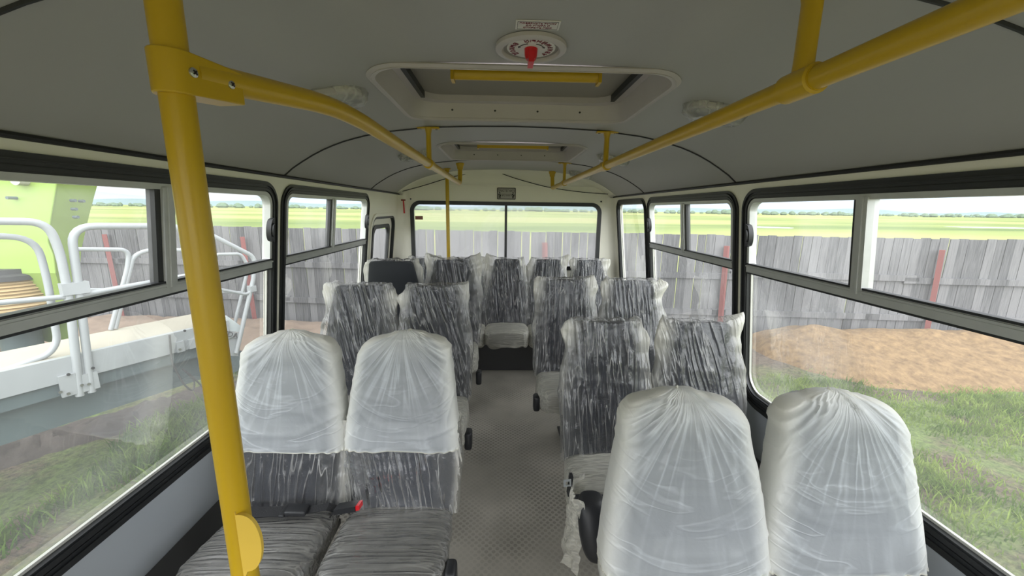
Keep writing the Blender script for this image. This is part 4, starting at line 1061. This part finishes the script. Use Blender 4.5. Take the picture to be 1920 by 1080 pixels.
# fence --------------------------------------------------------------
def wood():
    m, t = newmat('weathered_grey_boards'); L = t.links.new
    tc = N(t, 'ShaderNodeTexCoord'); sp = N(t, 'ShaderNodeSeparateXYZ'); L(tc.outputs['Object'], sp.inputs[0])
    fx = N(t, 'ShaderNodeMath', operation='DIVIDE'); fx.inputs[1].default_value = .155; L(sp.outputs[0], fx.inputs[0])
    fl_ = N(t, 'ShaderNodeMath', operation='FLOOR'); L(fx.outputs[0], fl_.inputs[0])
    wn_ = N(t, 'ShaderNodeTexWhiteNoise', noise_dimensions='1D'); L(fl_.outputs[0], wn_.inputs['W'])
    mp = N(t, 'ShaderNodeMapping'); mp.inputs['Scale'].default_value = (45, 45, 2.5); L(tc.outputs['Object'], mp.inputs[0])
    nz = N(t, 'ShaderNodeTexNoise', i_Scale=1.0, i_Detail=6.0, i_Distortion=.5); L(mp.outputs[0], nz.inputs[0])
    ad = N(t, 'ShaderNodeMath', operation='MULTIPLY_ADD'); ad.inputs[1].default_value = .55; L(wn_.outputs[0], ad.inputs[0]); L(nz.outputs[0], ad.inputs[2])
    rp = N(t, 'ShaderNodeValToRGB'); e = rp.color_ramp.elements; e[0].position = .3; e[0].color = srgb(54, 54, 56); e[1].position = .95; e[1].color = srgb(108, 107, 108); L(ad.outputs[0], rp.inputs[0])
    p_ = N(t, 'ShaderNodeBsdfPrincipled', i_Roughness=.9); L(rp.outputs[0], p_.inputs['Base Color'])
    b = N(t, 'ShaderNodeBump', i_Strength=.4, i_Distance=.01); L(nz.outputs[0], b.inputs['Height']); L(b.outputs[0], p_.inputs['Normal'])
    o = N(t, 'ShaderNodeOutputMaterial'); L(p_.outputs[0], o.inputs[0]); return m
M_wood = wood()
F0 = Vector((-14, 8.95, 0)); F1 = Vector((12, 6.35, 0))
fa = math.atan2(F1.y-F0.y, F1.x-F0.x); FL = (F1-F0).length
fence = empty('wooden_fence', (F0.x, F0.y, GZ), fa); tag(fence, 'long weathered grey board fence with red posts running behind the bus', 'fence')
g = MB(); x = 0; rg = random.Random(11); FH = 1.955
while x < FL:
    w_ = .150; ti = rg.uniform(-.012, .012); h_ = FH+rg.uniform(-.012, .012); yy = rg.uniform(-.006, .006); gp = .0095 if rg.random() < .10 else .001
    g.add([(x+gp, yy, -.05), (x+w_-.001, yy, -.05), (x+w_-.001+ti, yy, h_), (x+gp+ti, yy, h_), (x+gp, yy+.02, -.05), (x+w_-.001, yy+.02, -.05), (x+w_-.001+ti, yy+.02, h_), (x+gp+ti, yy+.02, h_)],
        [(0, 1, 2, 3), (4, 7, 6, 5), (0, 4, 5, 1), (2, 6, 7, 3), (1, 5, 6, 2), (0, 3, 7, 4)]); x += .155
g.build('boards', M_wood, fence, smooth=False)
for zc_ in (.50, 1.22):
    x = 0
    while x < FL:
        l_ = rg.uniform(2.6, 3.4); dz_ = rg.uniform(-.03, .03)
        g = MB().box(x, min(FL, x+l_+.25), -.045, -.008, zc_+dz_-.055, zc_+dz_+.055); g.build('rail', M_wood, fence, smooth=False); x += l_
for (px, py) in ((228, 560), (475, 560), (1022, 470), (1355, 500), (1738, 560)):
    nF = Vector((-sin(fa), cos(fa), 0)); hit = atp(px, py, F0, nF); sx_ = (hit-F0).dot(Vector((cos(fa), sin(fa), 0)))
    g = MB().tube([(sx_+.05, -.09, -.1), (sx_-.01, -.09, 1.76)], .052, 4); g.build('red_post', M_redp, fence, ang=20)

# sand heap by the fence on the right
def sandmat():
    m, t = newmat('orange_sand'); L = t.links.new
    tc = N(t, 'ShaderNodeTexCoord'); n2 = N(t, 'ShaderNodeTexNoise', i_Scale=9.0, i_Detail=8.0, i_Roughness=.68); L(tc.outputs['Object'], n2.inputs[0])
    rp = N(t, 'ShaderNodeValToRGB'); e = rp.color_ramp.elements; e[0].position = .3; e[0].color = srgb(92, 70, 44); e[1].position = .68; e[1].color = srgb(140, 114, 78); L(n2.outputs[0], rp.inputs[0])
    p_ = N(t, 'ShaderNodeBsdfPrincipled', i_Roughness=.95); L(rp.outputs[0], p_.inputs['Base Color'])
    b = N(t, 'ShaderNodeBump', i_Strength=.8, i_Distance=.06); L(n2.outputs[0], b.inputs['Height']); L(b.outputs[0], p_.inputs['Normal'])
    o = N(t, 'ShaderNodeOutputMaterial'); L(p_.outputs[0], o.inputs[0]); return m
M_sand = sandmat()
vs = []; nx, ny = 90, 46
for j in range(ny+1):
    for i in range(nx+1):
        x = 4.0+9.0*i/nx; yb = 7.55-.1*x-.10
        y = yb-2.3+2.25*j/ny
        u_ = (yb-y)/2.2; k_ = max(0, 1-abs(u_-.25)/.80)**1.2
        # the heap starts at x about 4.1 and grows
        gx = min(1, max(0, (x-4.35)/1.0))**.7
        h = (.44+.12*noise.noise(Vector((x*.9, 2, 0))))*k_*gx+.06*noise.noise(Vector((x*2.3, y*2.3, 0)))*k_+.025*noise.noise(Vector((x*7, y*7, 4)))*k_ - .10*(1-min(1, k_*gx*3))
        vs.append((x, y, GZ+h))
fs = [(j*(nx+1)+i, j*(nx+1)+i+1, (j+1)*(nx+1)+i+1, (j+1)*(nx+1)+i) for j in range(ny) for i in range(nx)]
o = build('sand_heap', vs, fs, M_sand); tag(o, 'long heap of orange sand piled against the fence on the right', 'sand heap')
# earth bank by the fence, left
M_earth = basic('brown_rubble_earth', srgb(116, 100, 86), .95, bump=.9, bscale=9, var=.25, vscale=5)
vs = []; nx, ny = 80, 30
for j in range(ny+1):
    for i in range(nx+1):
        x = -9+8.0*i/nx; yb = 7.55-.1*x-.10; y = yb-1.7+1.65*j/ny; u_ = j/ny; k_ = sin(pi*min(1, u_*.75))*min(1, (x+9)*1.2)*min(1, max(0, (-1.0-x)))
        h = .20*k_+.10*k_*noise.noise(Vector((x*1.7, y*1.7, 4)))+.05*k_*noise.noise(Vector((x*6, y*6, 4)))-.05
        vs.append((x, y, GZ+h))
fs = [(j*(nx+1)+i, j*(nx+1)+i+1, (j+1)*(nx+1)+i+1, (j+1)*(nx+1)+i) for j in range(ny) for i in range(nx)]
o = build('earth_bank', vs, fs, M_earth); tag(o, 'low bank of brown stony earth along the fence, left side', 'earth bank')

# ridge of churned black mud beside the trailer
M_mud = basic('churned_black_mud', srgb(62, 54, 48), .8, bump=1.0, bscale=14, var=.4, vscale=9)
vs = []; a_ = Vector((-6.2, 2.1)); b_ = Vector((-3.0, 5.4)); du = (b_-a_).normalized(); dn = Vector((-du.y, du.x)); LL = (b_-a_).length
for j in range(25):
    for i in range(111):
        u_ = i/110; v_ = j/24-.5; off = v_*(.75+.3*noise.noise(Vector((u_*9, 0, 2)))); p_ = a_+du*(u_*LL)+dn*(off+.12*noise.noise(Vector((u_*6, 5, 0))))
        k_ = cos(v_*pi)*min(1, u_*6, (1-u_)*5); h = k_*(.09+.09*noise.noise(Vector((p_.x*3, p_.y*3, 1)))+.07*noise.noise(Vector((p_.x*11, p_.y*11, 1))))-.03*(1-k_)
        vs.append((p_.x, p_.y, gz(p_.x, p_.y)+h))
o = build('mud_ridge', vs, [(j*111+i, j*111+i+1, (j+1)*111+i+1, (j+1)*111+i) for j in range(24) for i in range(110)], M_mud); tag(o, 'ridge of churned black mud on the grass below the white platform', 'mud')

# grass
def grassmat(name, c0, c1):
    m, t = newmat(name); L = t.links.new
    tc = N(t, 'ShaderNodeTexCoord'); nz = N(t, 'ShaderNodeTexNoise', i_Scale=3.0, i_Detail=5.0); L(tc.outputs['Object'], nz.inputs[0])
    rp = N(t, 'ShaderNodeValToRGB'); e = rp.color_ramp.elements; e[0].position = .35; e[0].color = c0; e[1].position = .68; e[1].color = c1; L(nz.outputs[0], rp.inputs[0])
    d_ = N(t, 'ShaderNodeBsdfDiffuse'); tr = N(t, 'ShaderNodeBsdfTranslucent'); mx = N(t, 'ShaderNodeMixShader'); mx.inputs[0].default_value = .4
    L(rp.outputs[0], d_.inputs[0]); L(rp.outputs[0], tr.inputs[0]); L(d_.outputs[0], mx.inputs[1]); L(tr.outputs[0], mx.inputs[2])
    o = N(t, 'ShaderNodeOutputMaterial'); L(mx.outputs[0], o.inputs[0]); return m
M_grass = grassmat('meadow_grass', srgb(84, 108, 44), srgb(142, 158, 84))
M_grassd = grassmat('weed_grass', srgb(70, 98, 40), srgb(130, 152, 74))
def grass(name, count, xr_, yr_, mask, mat, label, hmin, hmax, seed, wd=.006):
    rg = random.Random(seed); v = []; f = []; made = 0
    while made < count:
        x = rg.uniform(*xr_); y = rg.uniform(*yr_)
        k_ = mask(x, y)
        if k_ <= 0 or rg.random() > k_: continue
        made += 1; h = rg.uniform(hmin, hmax)*(.5+.5*k_); a_ = rg.uniform(0, 2*pi); l_ = rg.uniform(.2, .9)*h; b_ = rg.uniform(0, 2*pi)
        z = gz(x, y)-.005; n_ = len(v); ww = wd*rg.uniform(.6, 1.3)
        dx, dy = cos(a_)*ww, sin(a_)*ww; lx, ly = cos(b_)*l_, sin(b_)*l_
        v += [(x-dx, y-dy, z), (x+dx, y+dy, z), (x+dx*.8+lx*.35, y+dy*.8+ly*.35, z+h*.6), (x-dx*.8+lx*.35, y-dy*.8+ly*.35, z+h*.6), (x+lx, y+ly, z+h)]
        f += [(n_, n_+1, n_+2, n_+3), (n_+3, n_+2, n_+4)]
    me = bpy.data.meshes.new(name); me.from_pydata(v, [], f); me.materials.append(mat)
    o = bpy.data.objects.new(name, me); C.objects.link(o); tag(o, label, 'grass', kind='stuff'); return o
def mR(x, y):
    k_ = .55+1.1*noise.noise(Vector((x*.8, y*.8, 9)))+.5*noise.noise(Vector((x*3, y*3, 3))); yb = 7.35-.12*(x-3)
    if y > yb-2.0+max(0, 4.2-x): k_ -= .75
    return max(0, min(1, k_))
grass('grass', 52000, (1.5, 10), (-1, 6.2), mR, M_grass, 'bright green grass outside the right-hand windows', .04, .13, 1)
def mL(x, y):
    if abs((Vector((x, y))-Vector((-4.6, 3.75))).dot(Vector((-.718, .696)))) < .30: return 0
    n_ = noise.noise(Vector((x*.75+3, y*.75, 9)))+.4*noise.noise(Vector((x*2.4, y*2.4, 3)))
    return max(0, min(1, (n_+.06)*3.6))
grass('weeds', 34000, (-7, -1.45), (-1, 5.6), mL, M_grassd, 'weedy green grass tufts growing in the mud on the left', .06, .22, 2, .007)

# trailer with the lime-green machine -------------------------------
PD = Vector((.46, .888, 0)).normalized(); PN = Vector((-PD.y, PD.x, 0))     # along platform / away from the bus
PO = Vector((-3.5, 2.76, 0))
M_TR = M_white
def rail_pts(lst, off): return [atp(px, py, PO+PN*off, PN) for px, py in lst]
tr_ = empty('farm_trailer', (-3.2, 3.4, GZ)); tag(tr_, 'white railed platform of a farm machine standing left of the bus', 'farm machine')
OFFT = Vector((-3.2, 3.4, GZ))
def tp(mb, name, mat, **k): 
    mb.v = [Vector(v)-OFFT for v in mb.v]; return mb.build(name, mat, tr_, **k)
ztop = .40
# platform deck and fascia
A_ = PO-PD*2.2; B_ = PO+PD*1.38
def slab(a_, b_, o0, o1, z0, z1):
    P = [a_+PN*o0, b_+PN*o0, b_+PN*o1, a_+PN*o1]; return MB().prism([(p_.x, p_.y, z0) for p_ in P], (0, 0, z1-z0))
tp(slab(A_, B_, 0, .05, ztop-.19, ztop), 'fascia', M_white, smooth=False)
tp(slab(A_, B_, .05, .62, ztop-.03, ztop-.004), 'deck', M_platw, smooth=False)
tp(slab(A_-PD*1, B_-PD*.12, .12, .50, -.17, ztop-.03), 'chassis_beam', M_chas, smooth=False)
tp(slab(A_-PD*1, B_-PD*.10, .03, .13, ztop-.30, ztop-.185), 'side_channel', M_chas, smooth=False)
tp(slab(A_, B_-PD*.9, .62, .95, -.05, .25), 'inner_beam', M_chas, smooth=False)
# wheels under the chassis (mostly hidden)
for q_ in (-2.1,):
    c = PO+PD*q_+PN*.75; g = MB(); a_ = c-PN*.12; b_ = c+PN*.12
    zz = GZ+.36; P = [(a_.x, a_.y, zz), ((c).x, c.y, zz), (b_.x, b_.y, zz)]
    g.tube([Vector(P[0]), Vector(P[0])+PN*.03, Vector(P[2])-PN*.03, Vector(P[2])], [.30, .36, .36, .30], 28); tp(g, 'wheel', M_rub)
RT = .026
def rl(lst, off, r=RT, nm='railing', rad=.10, z_end=None):
    P = rail_pts(lst, off)
    return tp(MB().tube(smoothpath(P, rad, 6), r, 10), nm, M_white)
rl([(-60, 414), (88, 416), (112, 470), (130, 560), (150, 742)], .0, .027, rad=.16)
rl([(-60, 442), (66, 444), (88, 520), (108, 640), (92, 665), (-20, 705)], .10, .022, rad=.14)
rl([(-60, 573), (128, 556)], .0, .020)
rl([(172, 735), (150, 560), (132, 424), (288, 424), (340, 424), (352, 500), (374, 655)], .0, .027, rad=.14)
rl([(150, 553), (370, 513)], .0, .020)
rl([(356, 470), (392, 652)], .0, .024)
rl([(345, 415), (395, 440), (478, 482), (476, 520), (443, 662)], .0, .022, rad=.08)
rl([(398, 540), (462, 552), (472, 546)], .0, .017)
rl([(396, 500), (402, 477), (452, 476), (466, 500), (432, 640)], .25, .017, rad=.05)
rl([(130, 467), (242, 468), (240, 500), (208, 618)], .60, .020, rad=.10)
rl([(216, 616), (250, 480), (275, 469), (380, 469), (392, 560)], .60, .020, rad=.10)
rl([(120, 543), (230, 543)], .60, .014); rl([(390, 548), (458, 548)], .3, .014)
for (px, py, w_, h_) in ((140, 540, .075, .045), (472, 541, .03, .03)):
    c = atp(px, py, PO, PN); g = MB(); g.obox(c, PD*w_, PN*.035, Vector((0, 0, h_))); tp(g, 'clamp', M_white, ang=30)
for (px, py, w_, h_) in ((128, 722, .045, .085), (165, 716, .06, .07), (338, 650, .03, .05), (362, 644, .035, .045)):
    c = atp(px, py, PO-PN*.01, PN); g = MB(); g.obox(c, PD*w_, PN*.012, Vector((0, 0, h_))); tp(g, 'bracket_plate', M_white, ang=30)
for (px, py) in ((128, 702), (174, 690), (113, 735), (128, 738), (153, 722), (166, 720), (337, 655), (346, 620)):
    c = atp(px, py, PO-PN*.03, PN); tp(MB().tube([c, c-PN*.008], .011, 10), 'bolt', M_cord if py in (702, 690, 620) else M_steel)
P = rail_pts([(318, 628), (322, 680), (345, 722), (362, 735), (366, 715), (352, 700), (342, 692)], -.02)
tp(MB().tube(smoothpath(P, .06), .008, 8), 'cable', M_duct)
P = rail_pts([(342, 692), (360, 705), (382, 728), (400, 726)], -.02)
tp(MB().tube(smoothpath(P, .06), .008, 8), 'cable', M_duct)
# end box with lettering
c = [atp(px, py, PO+PN*.02, PN) for px, py in ((378, 612), (453, 626), (449, 640), (447, 668), (378, 664))]
tp(MB().prism(c, PN*.35), 'end_box', M_white, smooth=False)
c = [atp(px, py, PO+PN*.0, PN) for px, py in ((378, 612), (453, 625), (450, 634), (378, 626))]
tp(MB().prism(c, PN*.03), 'name_band', M_white, smooth=False)
c0 = atp(425, 626.5, PO-PN*.004, PN); c1 = atp(440, 629, PO-PN*.004, PN); dd_ = (c1-c0).normalized(); nn_ = -PN; up_ = nn_.cross(dd_).normalized()
Mt = Matrix((dd_, up_, nn_)).transposed().to_4x4(); Mt.translation = c0-OFFT
text_mesh('lettering', 'REEDA', .078, M_ink, tr_, Mt)
c = [atp(px, py, PO-PN*.004, PN) for px, py in ((441, 625), (444, 625), (440, 632), (437, 632))]; tp(MB().prism(c, PN*.002), 'slanted_mark', M_ink, smooth=False)
c = [atp(px, py, PO+PN*.05, PN) for px, py in ((415, 597), (425, 592), (450, 610), (455, 624), (412, 618))]
tp(MB().prism(c, PN*.15), 'end_cover', basic('grey_white_cover', srgb(190, 198, 198), .5), smooth=False)
c = [atp(px, py, PO+PN*.02, PN) for px, py in ((400, 668), (452, 668), (459, 660), (459, 690), (430, 702), (400, 706))]
tp(MB().prism(c, PN*.3), 'end_bumper', M_chas, smooth=False)
# lime-green tower of the machine
tw_ = empty('lime_green_tower', (-5.2, 4.6, GZ)); OF2 = Vector((-5.2, 4.6, GZ)); tag(tw_, 'tall lime green steel housing with bolts, upper left behind railings', 'machine housing')
def g2(mb, name, mat, **k): mb.v = [Vector(v)-OF2 for v in mb.v]; return mb.build(name, mat, tw_, **k)
YF, YS = 4.35, 4.75
Fp = [(118, 230), (106, 345), (95, 410), (89, 455), (100, 480), (104, 512)]
Sp = [(205, 250), (183, 345), (168, 400), (152, 470), (148, 560), (146, 655)]
fr = [aty(px, py, YF) for px, py in Fp]; sdv = [aty(px, py, YS) for px, py in Sp]
lf = [Vector((p_.x-2.6, p_.y-.2, p_.z)) for p_ in fr]; bk_ = [Vector((p_.x-1.0, p_.y+.9, p_.z)) for p_ in sdv]
g = MB(); n_ = len(fr); g.add(lf+fr+sdv+bk_, [(k_*n_+i, k_*n_+i+1, (k_+1)*n_+i+1, (k_+1)*n_+i) for k_ in range(3) for i in range(n_-1)]+[(0, n_, 2*n_, 3*n_), (n_-1, 2*n_-1, 3*n_-1, 4*n_-1)])
g2(g, 'housing', M_lime, smooth=False)
g2(MB().tube(smoothpath([p_+Vector((.004, -.006, 0)) for p_ in fr], .05), .009, 8), 'edge_bead', M_lime)
for (px, py) in ((136, 376), (152, 377), (138, 392), (141, 407)):
    a_ = sdv[1]-fr[1]; v_ = rayd(px, py); nrm = Vector((a_.y, -a_.x, 0)).normalized(); c = CAM+v_*((fr[1]-CAM).dot(nrm)/v_.dot(nrm))
    if nrm.y > 0: nrm = -nrm
    g2(MB().tube([c-nrm*.02, c+nrm*.035], .016, 8), 'bolt', M_chas)
for (px, py, r_) in ((17, 371, .016), (32, 338, .05)):
    c = aty(px, py, YF-.09); g2(MB().tube([c+Vector((0, .08, 0)), c+Vector((0, -.02, 0))], r_, 12), 'bolt', M_chas if r_ < .03 else M_greyp)
# reel of beige line under it
c = aty(22, 560, 4.45)
rl_ = empty('cord_reel', (c.x, c.y, GZ)); tag(rl_, 'reel of coiled beige cord below the lime green housing', 'reel')
zc_ = c.z-GZ; RR = .37
prf = []
for i in range(61):
    t = i/60; prf.append((RR+.012*sin(t*2*pi*13), zc_-.24+.48*t))
MB().lathe(prf, n=40).build('coiled_cord', M_rope, rl_, ang=60)
MB().lathe([(RR+.03, zc_+.24), (RR+.03, zc_+.29), (RR-.02, zc_+.31), (RR-.02, zc_+.36)], n=32).build('top_flange', M_duct, rl_)
MB().lathe([(RR+.05, zc_-.29), (RR+.05, zc_-.24)], n=32).build('bottom_flange', M_rope, rl_)
MB().lathe([(.16, 0.02), (.16, zc_-.28)], n=20).build('pedestal', M_chas, rl_)
